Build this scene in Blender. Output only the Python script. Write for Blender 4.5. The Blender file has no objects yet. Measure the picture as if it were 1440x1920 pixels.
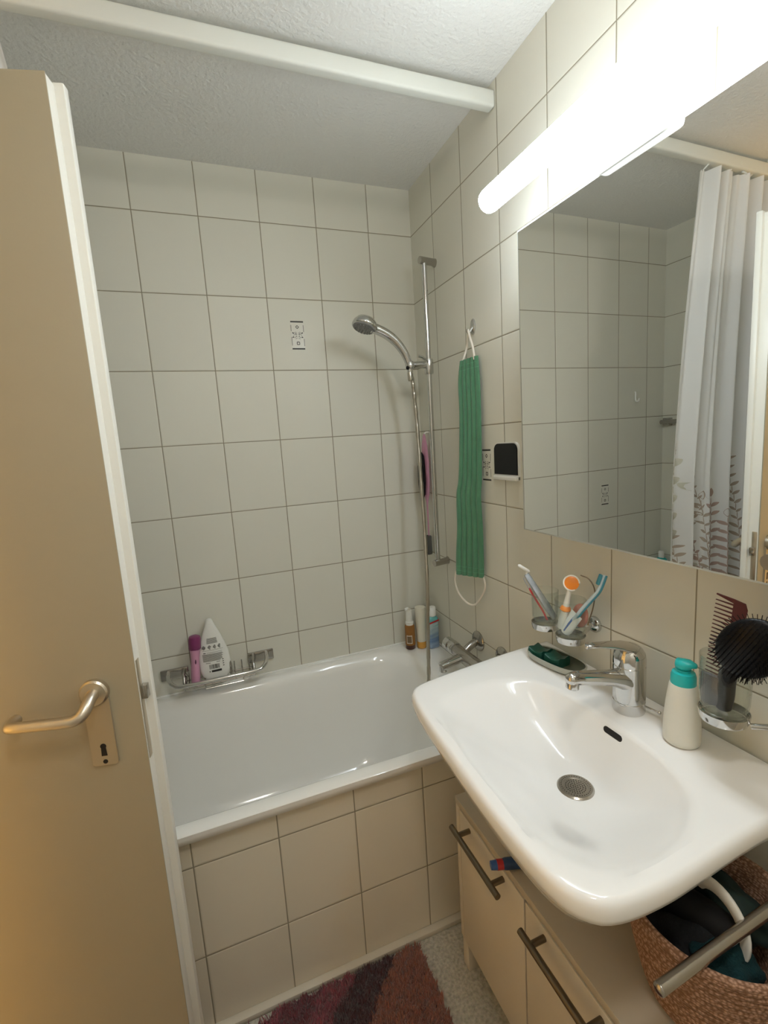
import bpy, bmesh, math, random
from mathutils import Vector, Matrix
random.seed(7)
PI = math.pi
scn = bpy.context.scene
COL = scn.collection

# ------------------------------------------------------------------ helpers
def V(*a): return Vector(a)

def obj(name, bm, mat=None, parent=None, smooth=True, angle=40):
    me = bpy.data.meshes.new(name)
    bmesh.ops.recalc_face_normals(bm, faces=bm.faces[:])
    bm.to_mesh(me); bm.free()
    if mat is not None:
        for m in (mat if isinstance(mat, (list, tuple)) else [mat]):
            me.materials.append(m)
    if smooth:
        for p in me.polygons: p.use_smooth = True
        try: me.set_sharp_from_angle(angle=math.radians(angle))
        except Exception: pass
    o = bpy.data.objects.new(name, me); COL.objects.link(o)
    if parent is not None:
        o.parent = parent
        o.matrix_parent_inverse = Matrix.Translation(-Vector(parent.location))
    return o

def thing(name, label, cat, loc=(0, 0, 0), group=None):
    o = bpy.data.objects.new(name, None); COL.objects.link(o)
    o.location = loc; o.empty_display_size = .03
    o['label'] = label; o['category'] = cat
    if group: o['group'] = group
    return o

def tag(o, label, cat, group=None):
    o['label'] = label; o['category'] = cat
    if group: o['group'] = group
    return o

def struct(name, bm, mat, smooth=False):
    o = obj(name, bm, mat, smooth=smooth); o['kind'] = 'structure'; return o

def B(): return bmesh.new()

def box(bm, a, b, bevel=0, seg=2, M=None, mi=0):
    x0, y0, z0 = [min(a[i], b[i]) for i in range(3)]; x1, y1, z1 = [max(a[i], b[i]) for i in range(3)]
    vs = [bm.verts.new(p) for p in ((x0,y0,z0),(x1,y0,z0),(x1,y1,z0),(x0,y1,z0),(x0,y0,z1),(x1,y0,z1),(x1,y1,z1),(x0,y1,z1))]
    fs = [bm.faces.new([vs[i] for i in f]) for f in ((0,3,2,1),(4,5,6,7),(0,1,5,4),(1,2,6,5),(2,3,7,6),(3,0,4,7))]
    for f in fs: f.material_index = mi
    if bevel > 0:
        es = list({e for f in fs for e in f.edges})
        r = bmesh.ops.bevel(bm, geom=es, offset=bevel, segments=seg, affect='EDGES', profile=.5)
        vs = list({v for f in r['faces'] for v in f.verts} | {v for v in vs if v.is_valid})
    if M is not None:
        for v in vs: v.co = M @ v.co
    return vs

def loft(bm, rings, cap0=True, cap1=True, closed=True, mi=0):
    R = [[bm.verts.new(p) for p in r] for r in rings]
    n = len(R[0])
    for a, b in zip(R[:-1], R[1:]):
        for i in range(n if closed else n-1):
            j = (i+1) % n
            f = bm.faces.new((a[i], a[j], b[j], b[i])); f.material_index = mi
    if cap0: bm.faces.new(R[0][::-1]).material_index = mi
    if cap1: bm.faces.new(R[-1]).material_index = mi
    return R

def frame(d, up=None):
    d = Vector(d).normalized()
    up = Vector(up) if up is not None else (Vector((0,0,1)) if abs(d.z) < .9 else Vector((1,0,0)))
    u = up.cross(d).normalized(); v = d.cross(u).normalized()
    return u, v

def smooth_pts(pts, n=6):
    pts = [Vector(p) for p in pts]; out = []
    P = [pts[0]*2-pts[1]] + pts + [pts[-1]*2-pts[-2]]
    for i in range(1, len(P)-2):
        for k in range(n):
            t = k/n; a, b, c, d = P[i-1], P[i], P[i+1], P[i+2]
            out.append(.5*((2*b)+(c-a)*t+(2*a-5*b+4*c-d)*t*t+(3*b-a-3*c+d)*t**3))
    out.append(pts[-1]); return out

def tube(bm, pts, r, seg=12, smooth=0, radii=None, cap=True, flat=1, up=None, mi=0):
    if smooth: pts = smooth_pts(pts, smooth)
    pts = [Vector(p) for p in pts]; n = len(pts); rings = []
    u = None
    for i, p in enumerate(pts):
        t = (pts[min(i+1, n-1)]-pts[max(i-1, 0)]).normalized()
        if u is None: u, v = frame(t, up)
        else:
            u = (u - t*u.dot(t)).normalized(); v = t.cross(u).normalized()
        rr = r if radii is None else (radii(i/(n-1)) if callable(radii) else radii[i])
        rings.append([p+u*math.cos(2*PI*k/seg)*rr+v*math.sin(2*PI*k/seg)*rr*flat for k in range(seg)])
    return loft(bm, rings, cap, cap, mi=mi)

def lathe(bm, prof, o=(0,0,0), d=(0,0,1), seg=32, cap0=True, cap1=True, up=None, mi=0):
    """prof: (r, h) along d"""
    o = Vector(o); d = Vector(d).normalized(); u, v = frame(d, up)
    rings = [[o+d*h+u*math.cos(2*PI*k/seg)*max(r, 1e-5)+v*math.sin(2*PI*k/seg)*max(r, 1e-5) for k in range(seg)] for r, h in prof]
    return loft(bm, rings, cap0, cap1, mi=mi)

def rrect(cx, cy, hx, hy, r, z, ns=8, nc=6):
    pts = []
    r = min(r, hx*.999, hy*.999)
    cs = [(1, 1, 0), (-1, 1, 90), (-1, -1, 180), (1, -1, 270)]
    for sx, sy, a0 in cs:
        ox, oy = cx+sx*(hx-r), cy+sy*(hy-r)
        for k in range(nc+1):
            a = math.radians(a0+90*k/nc); pts.append(V(ox+r*math.cos(a), oy+r*math.sin(a), z))
        # straight side to the next corner
        nx, ny, b0 = cs[(cs.index((sx, sy, a0))+1) % 4]
        e = V(cx+nx*(hx-r)+r*math.cos(math.radians(b0)), cy+ny*(hy-r)+r*math.sin(math.radians(b0)), z)
        s = pts[-1].copy()
        for k in range(1, ns): pts.append(s.lerp(e, k/ns))
    return pts

def prism(bm, outline, d, mi=0):
    """outline list of 3D points extruded by vector d"""
    a = [bm.verts.new(p) for p in outline]; b = [bm.verts.new(Vector(p)+Vector(d)) for p in outline]
    n = len(a); fs = [bm.faces.new(a), bm.faces.new(b[::-1])]
    for i in range(n): fs.append(bm.faces.new((a[i], b[i], b[(i+1) % n], a[(i+1) % n])))
    for f in fs: f.material_index = mi
    return a+b

def ellipsoid(bm, c, rx, ry, rz, M=None, seg=24, mi=0):
    r = bmesh.ops.create_uvsphere(bm, u_segments=seg, v_segments=seg//2, radius=1)
    for v in r['verts']:
        p = Vector((v.co.x*rx, v.co.y*ry, v.co.z*rz))
        if M is not None: p = M @ p
        v.co = p+Vector(c)
        for f in v.link_faces: f.material_index = mi
    return r['verts']

def axes(x, y, z):
    return Matrix((x, y, z)).transposed()

# ------------------------------------------------------------------ materials
def mat(name, col=(.8,.8,.8), rough=.5, metal=0, trans=0, ior=1.45, coat=0, sheen=0, sss=0, spec=.5, bump=None, var=None, alpha=1):
    m = bpy.data.materials.new(name); m.use_nodes = True
    nt = m.node_tree; b = nt.nodes['Principled BSDF']
    b.inputs['Base Color'].default_value = (*col, 1)
    b.inputs['Roughness'].default_value = rough
    b.inputs['Metallic'].default_value = metal
    b.inputs['Transmission Weight'].default_value = trans
    b.inputs['IOR'].default_value = ior
    b.inputs['Coat Weight'].default_value = coat
    b.inputs['Coat Roughness'].default_value = .05
    b.inputs['Sheen Weight'].default_value = sheen
    b.inputs['Specular IOR Level'].default_value = spec
    if var:   # (scale, amount) gentle real colour variation
        tc = nt.nodes.new('ShaderNodeTexCoord'); n = nt.nodes.new('ShaderNodeTexNoise')
        n.inputs['Scale'].default_value = var[0]; n.inputs['Detail'].default_value = 4
        nt.links.new(tc.outputs['Object'], n.inputs['Vector'])
        mx = nt.nodes.new('ShaderNodeMix'); mx.data_type = 'RGBA'
        mx.inputs['A'].default_value = (*[c*(1-var[1]) for c in col], 1)
        mx.inputs['B'].default_value = (*[min(1, c*(1+var[1])) for c in col], 1)
        nt.links.new(n.outputs['Fac'], mx.inputs['Factor']); nt.links.new(mx.outputs['Result'], b.inputs['Base Color'])
    if bump:  # (scale, strength, distance)
        tc = nt.nodes.new('ShaderNodeTexCoord'); n = nt.nodes.new('ShaderNodeTexNoise')
        n.inputs['Scale'].default_value = bump[0]; n.inputs['Detail'].default_value = 5
        nt.links.new(tc.outputs['Object'], n.inputs['Vector'])
        bp = nt.nodes.new('ShaderNodeBump'); bp.inputs['Strength'].default_value = bump[1]; bp.inputs['Distance'].default_value = bump[2]
        nt.links.new(n.outputs['Fac'], bp.inputs['Height']); nt.links.new(bp.outputs['Normal'], b.inputs['Normal'])
    return m

def emit(name, col, s):
    m = bpy.data.materials.new(name); m.use_nodes = True; nt = m.node_tree
    b = nt.nodes['Principled BSDF']
    b.inputs['Base Color'].default_value = (.9, .9, .9, 1)
    b.inputs['Emission Color'].default_value = (*col, 1); b.inputs['Emission Strength'].default_value = s
    return m

def tile_mat(name, u, u0, z0, tw=.2, th=.2495, col=(.70,.685,.60), grout=(.27,.24,.17), g=.0016, rough=.42):
    """u: 'X' or 'Y' world axis of the wall; grout lines at u0+k*tw and z0+k*th"""
    m = bpy.data.materials.new(name); m.use_nodes = True; nt = m.node_tree; N = nt.nodes.new; L = nt.links.new
    b = nt.nodes['Principled BSDF']
    geo = N('ShaderNodeNewGeometry'); sep = N('ShaderNodeSeparateXYZ'); L(geo.outputs['Position'], sep.inputs[0])
    def math_(op, a, c=None):
        n = N('ShaderNodeMath'); n.operation = op
        for i, x in enumerate((a, c)):
            if x is None: continue
            if isinstance(x, (int, float)): n.inputs[i].default_value = x
            else: L(x, n.inputs[i])
        return n.outputs[0]
    ds, ids = [], []
    for src, off, w in ((sep.outputs[u], u0, tw), (sep.outputs['Z'], z0, th)):
        s = math_('DIVIDE', math_('SUBTRACT', src, off), w)
        fl = math_('FLOOR', s); fr = math_('SUBTRACT', s, fl)
        d = math_('MULTIPLY', math_('MINIMUM', fr, math_('SUBTRACT', 1.0, fr)), w)
        ds.append(d); ids.append(fl)
    d = math_('MINIMUM', ds[0], ds[1])
    mr = N('ShaderNodeMapRange'); mr.interpolation_type = 'SMOOTHSTEP'
    L(d, mr.inputs['Value']); mr.inputs['From Min'].default_value = g*.55; mr.inputs['From Max'].default_value = g*1.25
    cmb = N('ShaderNodeCombineXYZ'); L(ids[0], cmb.inputs[0]); L(ids[1], cmb.inputs[1])
    wn = N('ShaderNodeTexWhiteNoise'); L(cmb.outputs[0], wn.inputs['Vector'])
    ns = N('ShaderNodeTexNoise'); ns.inputs['Scale'].default_value = 5; ns.inputs['Detail'].default_value = 6; L(geo.outputs['Position'], ns.inputs['Vector'])
    k = math_('ADD', math_('MULTIPLY', wn.outputs['Value'], .5), math_('MULTIPLY', ns.outputs['Fac'], .5))
    mx = N('ShaderNodeMix'); mx.data_type = 'RGBA'; L(k, mx.inputs['Factor'])
    mx.inputs['A'].default_value = (*[c*.95 for c in col], 1); mx.inputs['B'].default_value = (*[c*1.05 for c in col], 1)
    m2 = N('ShaderNodeMix'); m2.data_type = 'RGBA'; L(mr.outputs[0], m2.inputs['Factor'])
    m2.inputs['A'].default_value = (*grout, 1); L(mx.outputs['Result'], m2.inputs['B']); L(m2.outputs['Result'], b.inputs['Base Color'])
    r = N('ShaderNodeMapRange'); L(mr.outputs[0], r.inputs['Value']); r.inputs['To Min'].default_value = .8; r.inputs['To Max'].default_value = rough
    L(r.outputs[0], b.inputs['Roughness'])
    h = N('ShaderNodeMapRange'); h.interpolation_type = 'SMOOTHSTEP'; L(d, h.inputs['Value']); h.inputs['From Min'].default_value = g*.3; h.inputs['From Max'].default_value = g*3
    n2 = N('ShaderNodeTexNoise'); n2.inputs['Scale'].default_value = 11; n2.inputs['Detail'].default_value = 2; L(geo.outputs['Position'], n2.inputs['Vector'])
    hh = math_('ADD', h.outputs[0], math_('MULTIPLY', n2.outputs['Fac'], .55))
    bp = N('ShaderNodeBump'); bp.inputs['Strength'].default_value = .6; bp.inputs['Distance'].default_value = .0012
    L(hh, bp.inputs['Height']); L(bp.outputs['Normal'], b.inputs['Normal'])
    b.inputs['Specular IOR Level'].default_value = .3
    return m

T_BACK = tile_mat('tile_back', 'X', -.1748, 2.2053)
T_RIGHT = tile_mat('tile_right', 'Y', -.1822, 2.2053)
T_LEFT = tile_mat('tile_left', 'Y', -.155, 2.2053)
T_SKIRT = tile_mat('tile_skirt', 'X', -.1748, 2.2053-.2495*9+.002, col=(.72,.66,.54))
M_CER = mat('sanitary_ceramic', (.88,.88,.87), .10, coat=.2, var=(3, .01))
M_ENAMEL = mat('tub_enamel', (.86,.85,.81), .12, coat=.5, var=(3, .01))
M_CHROME = mat('chrome', (.62,.62,.61), .08, 1, var=(8, .03))
M_CHROME2 = mat('aged_chrome', (.46,.44,.41), .18, 1, var=(20, .12))
M_HOSE = mat('ribbed_hose', (.50,.47,.41), .28, 1, var=(60, .12))
M_NICKEL = mat('satin_aluminium', (.66,.60,.50), .34, 1, var=(30, .05))
M_DARKMETAL = mat('bronzed_handle', (.20,.165,.12), .38, 1, var=(30, .1))
M_CEIL = mat('plaster_ceiling', (.78,.78,.76), .9, bump=(95, 1.0, .004), var=(4, .015))
M_PLASTER = mat('plaster_wall', (.74,.72,.67), .9, bump=(80, .5, .002))
M_PAINT = mat('white_lacquer', (.80,.79,.73), .32, var=(4, .015))
M_DOOR = mat('door_face_shaded', (.37,.32,.225), .42, var=(2, .04), bump=(220, .25, .0004))  # white door's face: dim warm light put into the colour
M_RAIL = mat('rail_white', (.70,.71,.66), .4, var=(5, .01))
M_WHITE = mat('white_plastic', (.80,.80,.76), .32, var=(10, .01))
M_BLACK = mat('black_plastic', (.006,.006,.007), .35, spec=.25, var=(10, .1))
M_SATINBLACK = mat('black_satin', (.012,.012,.013), .6, spec=.2, var=(10, .2))
M_TEAL = mat('teal_plastic', (.02,.47,.47), .3, var=(10, .03))
M_GLASS = mat('clear_glass', (.99,1,.995), .0, trans=1, ior=1.27)
nt = M_GLASS.node_tree; o_ = nt.nodes['Material Output']; t_ = nt.nodes.new('ShaderNodeBsdfTransparent'); t_.inputs[0].default_value = (.93,.95,.94,1)
g_ = nt.nodes.new('ShaderNodeBsdfGlossy'); g_.inputs['Roughness'].default_value = .02; lw_ = nt.nodes.new('ShaderNodeLayerWeight'); lw_.inputs[0].default_value = .5; pw_ = nt.nodes.new('ShaderNodeMath'); pw_.operation = 'POWER'; pw_.inputs[1].default_value = 3.5; nt.links.new(lw_.outputs['Facing'], pw_.inputs[0]); f_ = nt.nodes.new('ShaderNodeMath'); f_.operation = 'MULTIPLY_ADD'; f_.inputs[1].default_value = .62; f_.inputs[2].default_value = .045; nt.links.new(pw_.outputs[0], f_.inputs[0])
x_ = nt.nodes.new('ShaderNodeMixShader'); nt.links.new(f_.outputs[0], x_.inputs[0]); nt.links.new(t_.outputs[0], x_.inputs[1]); nt.links.new(g_.outputs[0], x_.inputs[2]); nt.links.new(x_.outputs[0], o_.inputs['Surface'])
M_GREEN = mat('green_knit', (.085,.235,.130), .95, sheen=.3, bump=(420, .9, .0012), var=(40, .15))
M_CORD = mat('cotton_cord', (.78,.73,.64), .9, bump=(300, .6, .001))
M_DKGREEN = mat('dark_green_soap', (.012,.085,.06), .35, var=(20, .1))
M_DISH = mat('dish_grey', (.42,.44,.39), .3, var=(10, .05))
M_DISHIN = mat('dish_inner', (.10,.115,.08), .4, var=(10, .1))
M_ORANGE = mat('orange_plastic', (.85,.26,.03), .35, var=(10, .03))
M_BLUE = mat('blue_plastic', (.05,.12,.34), .35, var=(10, .05))
M_LTBLUE = mat('light_blue_plastic', (.50,.62,.68), .35, var=(10, .03))
M_TBLUE = mat('teal_stripe_rubber', (.05,.24,.32), .45, var=(10, .03))
M_RED = mat('red_plastic', (.50,.03,.03), .4, var=(10, .05))
M_PINK = mat('pink_plastic', (.62,.30,.44), .35, var=(10, .03))
M_PURPLE = mat('purple_cap', (.21,.035,.125), .35, var=(10, .05))
M_CREAM = mat('bottle_cream', (.72,.71,.63), .38, var=(8, .015))
M_AMBER = mat('amber_plastic', (.30,.135,.035), .25, var=(10, .06))
M_DKAMBER = mat('dark_amber', (.075,.028,.015), .3, var=(10, .1))
M_GREYBLUE = mat('greyblue_clear', (.42,.46,.50), .2, var=(60, .35))
M_CLEARP = mat('clear_plastic', (.75,.76,.78), .08, trans=.75, ior=1.4)
M_BURG = mat('burgundy_comb', (.075,.012,.018), .35, var=(10, .1))
M_TERRY = mat('teal_terry', (.004,.038,.045), .95, bump=(260, 1, .003), var=(30, .3))
M_DKCLOTH = mat('dark_cloth', (.015,.017,.02), .95, bump=(200, 1, .003), var=(20, .3))
M_REDCLOTH = mat('red_terry', (.30,.012,.02), .95, bump=(260, 1, .003), var=(20, .2))
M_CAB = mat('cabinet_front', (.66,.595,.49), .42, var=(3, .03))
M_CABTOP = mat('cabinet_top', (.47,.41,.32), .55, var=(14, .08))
M_PRINT = mat('dark_print', (.03,.028,.022), .5, var=(20, .1))
M_PRINTG = mat('grey_print', (.17,.165,.14), .5, var=(20, .1))
M_LABEL = mat('paper_label', (.62,.55,.44), .5, var=(20, .05))
M_TUBEW = mat('toothpaste_white', (.72,.75,.74), .3, var=(30, .05))
M_STEEL = mat('drain_steel', (.42,.39,.34), .28, 1, var=(50, .15))
M_HOLE = mat('dark_opening', (.012,.010,.009), .8, var=(10, .1))
M_MIRROR = mat('mirror_silver', (.92,.93,.915), .0, 1, var=(2, .003))
M_CURT = mat('curtain_cotton', (.88,.87,.86), .85, sheen=.2, bump=(500, .3, .0006), var=(6, .02))
M_LEAF1 = mat('leaf_print_brown', (.42,.34,.27), .9, var=(30, .15))
M_LEAF2 = mat('leaf_print_sage', (.55,.53,.44), .9, var=(30, .12))
M_LEAF3 = mat('leaf_print_rose', (.44,.32,.27), .9, var=(30, .15))
# translucent curtain
nt = M_CURT.node_tree; b_ = nt.nodes['Principled BSDF']; out_ = nt.nodes['Material Output']
tr_ = nt.nodes.new('ShaderNodeBsdfTranslucent'); tr_.inputs[0].default_value = (.8,.78,.74,1)
ms_ = nt.nodes.new('ShaderNodeMixShader'); ms_.inputs[0].default_value = .3
nt.links.new(b_.outputs[0], ms_.inputs[1]); nt.links.new(tr_.outputs[0], ms_.inputs[2]); nt.links.new(ms_.outputs[0], out_.inputs['Surface'])

def floor_mat():
    m = bpy.data.materials.new('speckled_terrazzo'); m.use_nodes = True; nt = m.node_tree; N = nt.nodes.new; L = nt.links.new
    b = nt.nodes['Principled BSDF']; geo = N('ShaderNodeNewGeometry')
    v = N('ShaderNodeTexVoronoi'); v.inputs['Scale'].default_value = 260; L(geo.outputs['Position'], v.inputs['Vector'])
    n = N('ShaderNodeTexNoise'); n.inputs['Scale'].default_value = 120; n.inputs['Detail'].default_value = 6; L(geo.outputs['Position'], n.inputs['Vector'])
    cr = N('ShaderNodeValToRGB'); cr.color_ramp.elements[0].position = .35; cr.color_ramp.elements[1].position = .62
    cr.color_ramp.elements[0].color = (.36,.31,.19,1); cr.color_ramp.elements[1].color = (.56,.50,.34,1)
    L(n.outputs['Fac'], cr.inputs[0])
    mx = N('ShaderNodeMix'); mx.data_type = 'RGBA'; mx.inputs['Factor'].default_value = .05
    L(cr.outputs[0], mx.inputs['A']); L(v.outputs['Color'], mx.inputs['B'])
    hs = N('ShaderNodeHueSaturation'); hs.inputs['Saturation'].default_value = .55; L(mx.outputs['Result'], hs.inputs['Color'])
    L(hs.outputs[0], b.inputs['Base Color']); b.inputs['Roughness'].default_value = .45
    return m
M_FLOOR = floor_mat()

# ------------------------------------------------------------------ room shell
XL = -1.70; YF = -2.35; ZC = 2.372
DY0, DY1, DH = -.735, -1.455, 2.03       # doorway in the left wall
bm = B(); box(bm, (XL-1.3, YF-.1, -.1), (.12, .12, 0)); struct('floor', bm, M_FLOOR)
bm = B(); box(bm, (XL-1.3, YF-.1, ZC), (.12, .12, ZC+.1)); struct('ceiling', bm, M_CEIL)
bm = B(); box(bm, (XL-.12, 0, 0), (.12, .12, ZC)); struct('wall_back', bm, T_BACK)
bm = B(); box(bm, (0, YF-.1, 0), (.12, 0, ZC)); struct('wall_right', bm, T_RIGHT)
bm = B(); box(bm, (XL-.12, YF-.1, 0), (0, YF, ZC)); struct('wall_front', bm, M_PLASTER)
bm = B()
box(bm, (XL-.12, DY0, 0), (XL, 0, ZC)); box(bm, (XL-.12, YF, 0), (XL, DY1, ZC)); box(bm, (XL-.12, DY1, DH), (XL, DY0, ZC))
struct('wall_left', bm, T_LEFT)
# hallway shell beyond the doorway
bm = B(); box(bm, (XL-1.4, YF-.1, 0), (XL-1.3, .12, ZC)); struct('wall_hall_side', bm, M_PLASTER)
bm = B(); box(bm, (XL-1.3, -.3, 0), (XL-.12, -.2, ZC)); struct('wall_hall_back', bm, M_PLASTER)
bm = B(); box(bm, (XL-1.3, YF-.1, 0), (XL-.12, YF, ZC)); struct('wall_hall_front', bm, M_PLASTER)
# door lining
bm = B()
box(bm, (XL-.13, DY0-.03, 0), (XL+.012, DY0, DH), .003); box(bm, (XL-.13, DY1, 0), (XL+.012, DY1+.03, DH), .003); box(bm, (XL-.13, DY1, DH-.03), (XL+.012, DY0, DH), .003)
struct('trim_1', bm, M_PAINT, True)
# silicone joints
bm = B(); tube(bm, [(-1.69,-.003,.566),(-.004,-.003,.566),(-.004,-.70,.566)], .004, 8)
struct('trim_2', bm, M_ENAMEL, True)
M_KERB = mat('kerb_cement', (.62,.56,.45), .7, var=(20, .06))
# pale kerb strip at the foot of the tiled skirt
bm = B(); box(bm, (-1.69, -.712, 0), (-.001, -.690, .016), .004); struct('trim_3', bm, M_KERB, True)

# ------------------------------------------------------------------ door leaf
TH = math.radians(12)
D0 = V(-1.003, -.857, 0)                      # front free corner of the leaf
dd = V(-math.cos(TH), math.sin(TH), 0)        # towards hinge
dn = V(math.sin(TH), math.cos(TH), 0)         # into the depth (away from camera)
def DP(a, d, z): return D0+dd*a+dn*d+V(0, 0, z)
def dbox(bm, a0, a1, d0, d1, z0, z1, bev=.0015):
    M = Matrix.Translation(D0) @ Matrix((( dd.x, dn.x, 0, 0), (dd.y, dn.y, 0, 0), (0, 0, 1, 0), (0, 0, 0, 1)))
    return box(bm, (a0, d0, z0), (a1, d1, z1), bev, 2, M)
door = bpy.data.objects.new('door_1', None); COL.objects.link(door); door.location = DP(.68, .02, 0)
door['kind'] = 'structure'
TOP = 2.015
bm = B(); dbox(bm, 0, .690, 0, .003, .012, TOP, .0008); dbox(bm, .0, .690, .003, .003001, .012, TOP, 0) if False else None
obj('door_face', bm, M_DOOR, door)
bm = B(); dbox(bm, .0004, .690, .0031, .029, .012, TOP-.0005, .0015); dbox(bm, -.0135, .690, .0285, .045, .012, TOP+.004, .0025)
obj('door_panel', bm, M_PAINT, door)
bm = B(); dbox(bm, -.0008, .004, .006, .020, .862, 1.058, .0005); fp = obj('lock_plate', bm, M_NICKEL, door)
fp['label'] = 'metal lock faceplate'
bm = B(); dbox(bm, -.011, .0, .009, .023, .980, 1.006, .001); obj('latch_bolt', bm, M_CHROME2, door)
DPL = mat('plate_champagne', (.42,.36,.26), .45, .5, var=(30, .04))
def door_furniture(side):
    s = -1 if side == 'front' else 1
    base = 0 if s < 0 else .045
    def q(a, d, z): return DP(a, base+s*d, z)
    bm = B()
    outl = []
    a0, a1, z0, z1 = .050, .094, .868, 1.000
    for k in range(9):
        t = PI*k/8; outl.append(q((a0+a1)/2+math.cos(t)*(a1-a0)/2, .0002, z1+math.sin(t)*(a1-a0)/2))
    outl += [q(a0, .0002, z0+.004), q(a0+.004, .0002, z0), q(a1-.004, .0002, z0), q(a1, .0002, z0+.004)]
    prism(bm, outl, dn*s*.005)
    pl = obj('door_plate', bm, DPL, door, angle=30)
    ca = .072
    bm = B(); lathe(bm, [(.0245, 0), (.0245, .009), (.0215, .012)], q(ca, .0, 1.012), dn*s, 28)
    obj('rosette', bm, M_NICKEL, pl)
    bm = B()
    pts = [q(ca, .006, 1.012), q(ca, .022, 1.010), q(ca+.001, .036, 1.002), q(ca+.006, .046, .993), q(ca+.016, .050, .988), q(ca+.032, .051, .987), q(ca+.07, .051, .988), q(ca+.112, .050, .989), q(ca+.120, .045, .989), q(ca+.123, .034, .989), q(ca+.122, .020, .989)]
    tube(bm, pts, .0092, 16, 5, up=(0, 0, 1), radii=lambda t: .0108-.0022*t)
    obj('door_handle', bm, M_NICKEL, door)
    bm = B()
    lathe(bm, [(.0052, 0), (.0052, .0006)], q(ca, .0051, .906), dn*s, 16)
    prism(bm, [q(ca-.0040, .0051, .904), q(ca+.0040, .0051, .904), q(ca+.0050, .0051, .887), q(ca-.0050, .0051, .887)], dn*s*.0006)
    lathe(bm, [(.0042, 0), (.0042, .0006)], q(ca, .0051, .8755), dn*s, 14)
    k = obj('keyhole', bm, M_HOLE, door)
door_furniture('front'); door_furniture('back')
for z in (.25, 1.75):
    bm = B(); lathe(bm, [(.008, 0), (.008, .09)], DP(.692, .03, z), (0, 0, 1), 14); obj('hinge', bm, M_NICKEL, door)

# ------------------------------------------------------------------ bathtub
tub = thing('bathtub', 'white enamelled bathtub built in behind the tiled skirt', 'bathtub', (-.85, -.35, 0))
bm = B()
cx, cy = -.8505, -.3565; RZ = .566
rings = [rrect(cx, cy, .845, .348, .006, RZ-.028), rrect(cx, cy, .8465, .3535, .012, RZ-.025), rrect(cx, cy, .8468, .3550, .014, RZ-.012),
         rrect(cx, cy, .845, .3555, .016, RZ-.003), rrect(cx, cy, .840, .350, .018, RZ)]
icx, icy = -.875, -.357
for hx, hy, r, z in ((.745, .318, .15, RZ), (.735, .311, .15, RZ-.003), (.722, .300, .15, RZ-.013), (.710, .290, .15, RZ-.035), (.690, .272, .15, RZ-.12),
                     (.655, .240, .15, RZ-.25), (.615, .215, .14, RZ-.35), (.565, .18, .13, RZ-.40), (.48, .12, .10, RZ-.42), (.2, .05, .04, RZ-.424)):
    rings.append(rrect(icx, icy, hx, hy, r, z))
loft(bm, rings, cap0=False, cap1=True)
obj('basin_shell', bm, M_ENAMEL, tub, angle=60)
bm = B(); lathe(bm, [(.028, 0), (.028, .003), (.022, .004)], (-.40, -.345, RZ-.423), (0, 0, 1), 24); obj('drain', bm, M_CHROME, tub)
# tiled skirt wall below the tub
bm = B(); box(bm, (XL, -.690, 0), (0, -.676, RZ-.028)); struct('wall_tub_skirt', bm, T_SKIRT)

# ------------------------------------------------------------------ ceiling curtain rail + curtain
bm = B(); box(bm, (-1.699, -.580, 2.303), (-.001, -.548, 2.346), .007, 3)
for xx in (-1.5,): box(bm, (xx-.012, -.572, 2.344), (xx+.012, -.556, ZC))
tag(obj('curtain_rail', bm, M_RAIL), 'white curtain rail fixed under the ceiling along the bathtub', 'curtain rail')
curt = thing('shower_curtain', 'white shower curtain with brown leaf print gathered at the left end of the bathtub', 'curtain', (-1.35, -.53, 2.3))
CX0, CX1, CZ0, CZ1 = -1.13, -1.66, .36, 2.29
def curtP(s, t, off=0):
    # s 0..1 along, t 0..1 from top to bottom
    z = CZ1+(CZ0-CZ1)*t
    x0 = CX0+.088*min(1, t*1.8)+.010*math.sin(t*5)
    x = x0+(CX1-x0)*s
    amp = .022+.016*t
    ph = s*2*PI*7.2+.9*math.sin(s*9)+.5*math.sin(t*3+s*4)
    y = -.560+amp*math.sin(ph)+.010*math.sin(ph*2.3+1+t*2)+.012*t
    x += .012*math.cos(ph)*t
    return V(x, y-off, z)
bm = B(); NS, NT = 220, 70
g = [[bm.verts.new(curtP(i/NS, j/NT)) for i in range(NS+1)] for j in range(NT+1)]
for j in range(NT):
    for i in range(NS): bm.faces.new((g[j][i], g[j][i+1], g[j+1][i+1], g[j+1][i]))
def leaf(cs, ct, ang, ln, w, mi):
    # leaf patch printed on the cloth: coordinates in metres along the cloth
    kt = 1/(CZ1-CZ0); cs = min(.985, max(.015, cs)); ks = .02/max(.004, (curtP(cs+.01, ct)-curtP(cs-.01, ct)).length)
    n = 7; L, R_ = [], []
    for k in range(n+1):
        t = k/n; ww = w*math.sin(PI*min(1, t*.93+.05))**.8
        for lst, sg in ((L, -1), (R_, 1)):
            px = t*ln*math.cos(ang)-sg*ww*math.sin(ang); py = t*ln*math.sin(ang)+sg*ww*math.cos(ang)
            lst.append(bm.verts.new(curtP(min(1, max(0, cs+px*ks)), min(1, max(0, ct-py*kt)), .0012)))
    for k in range(n):
        bm.faces.new((L[k], L[k+1], R_[k+1], R_[k])).material_index = mi
rl = random.Random(3)
kz = 1/(CZ1-CZ0); bz = (CZ1-.70)*kz
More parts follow.
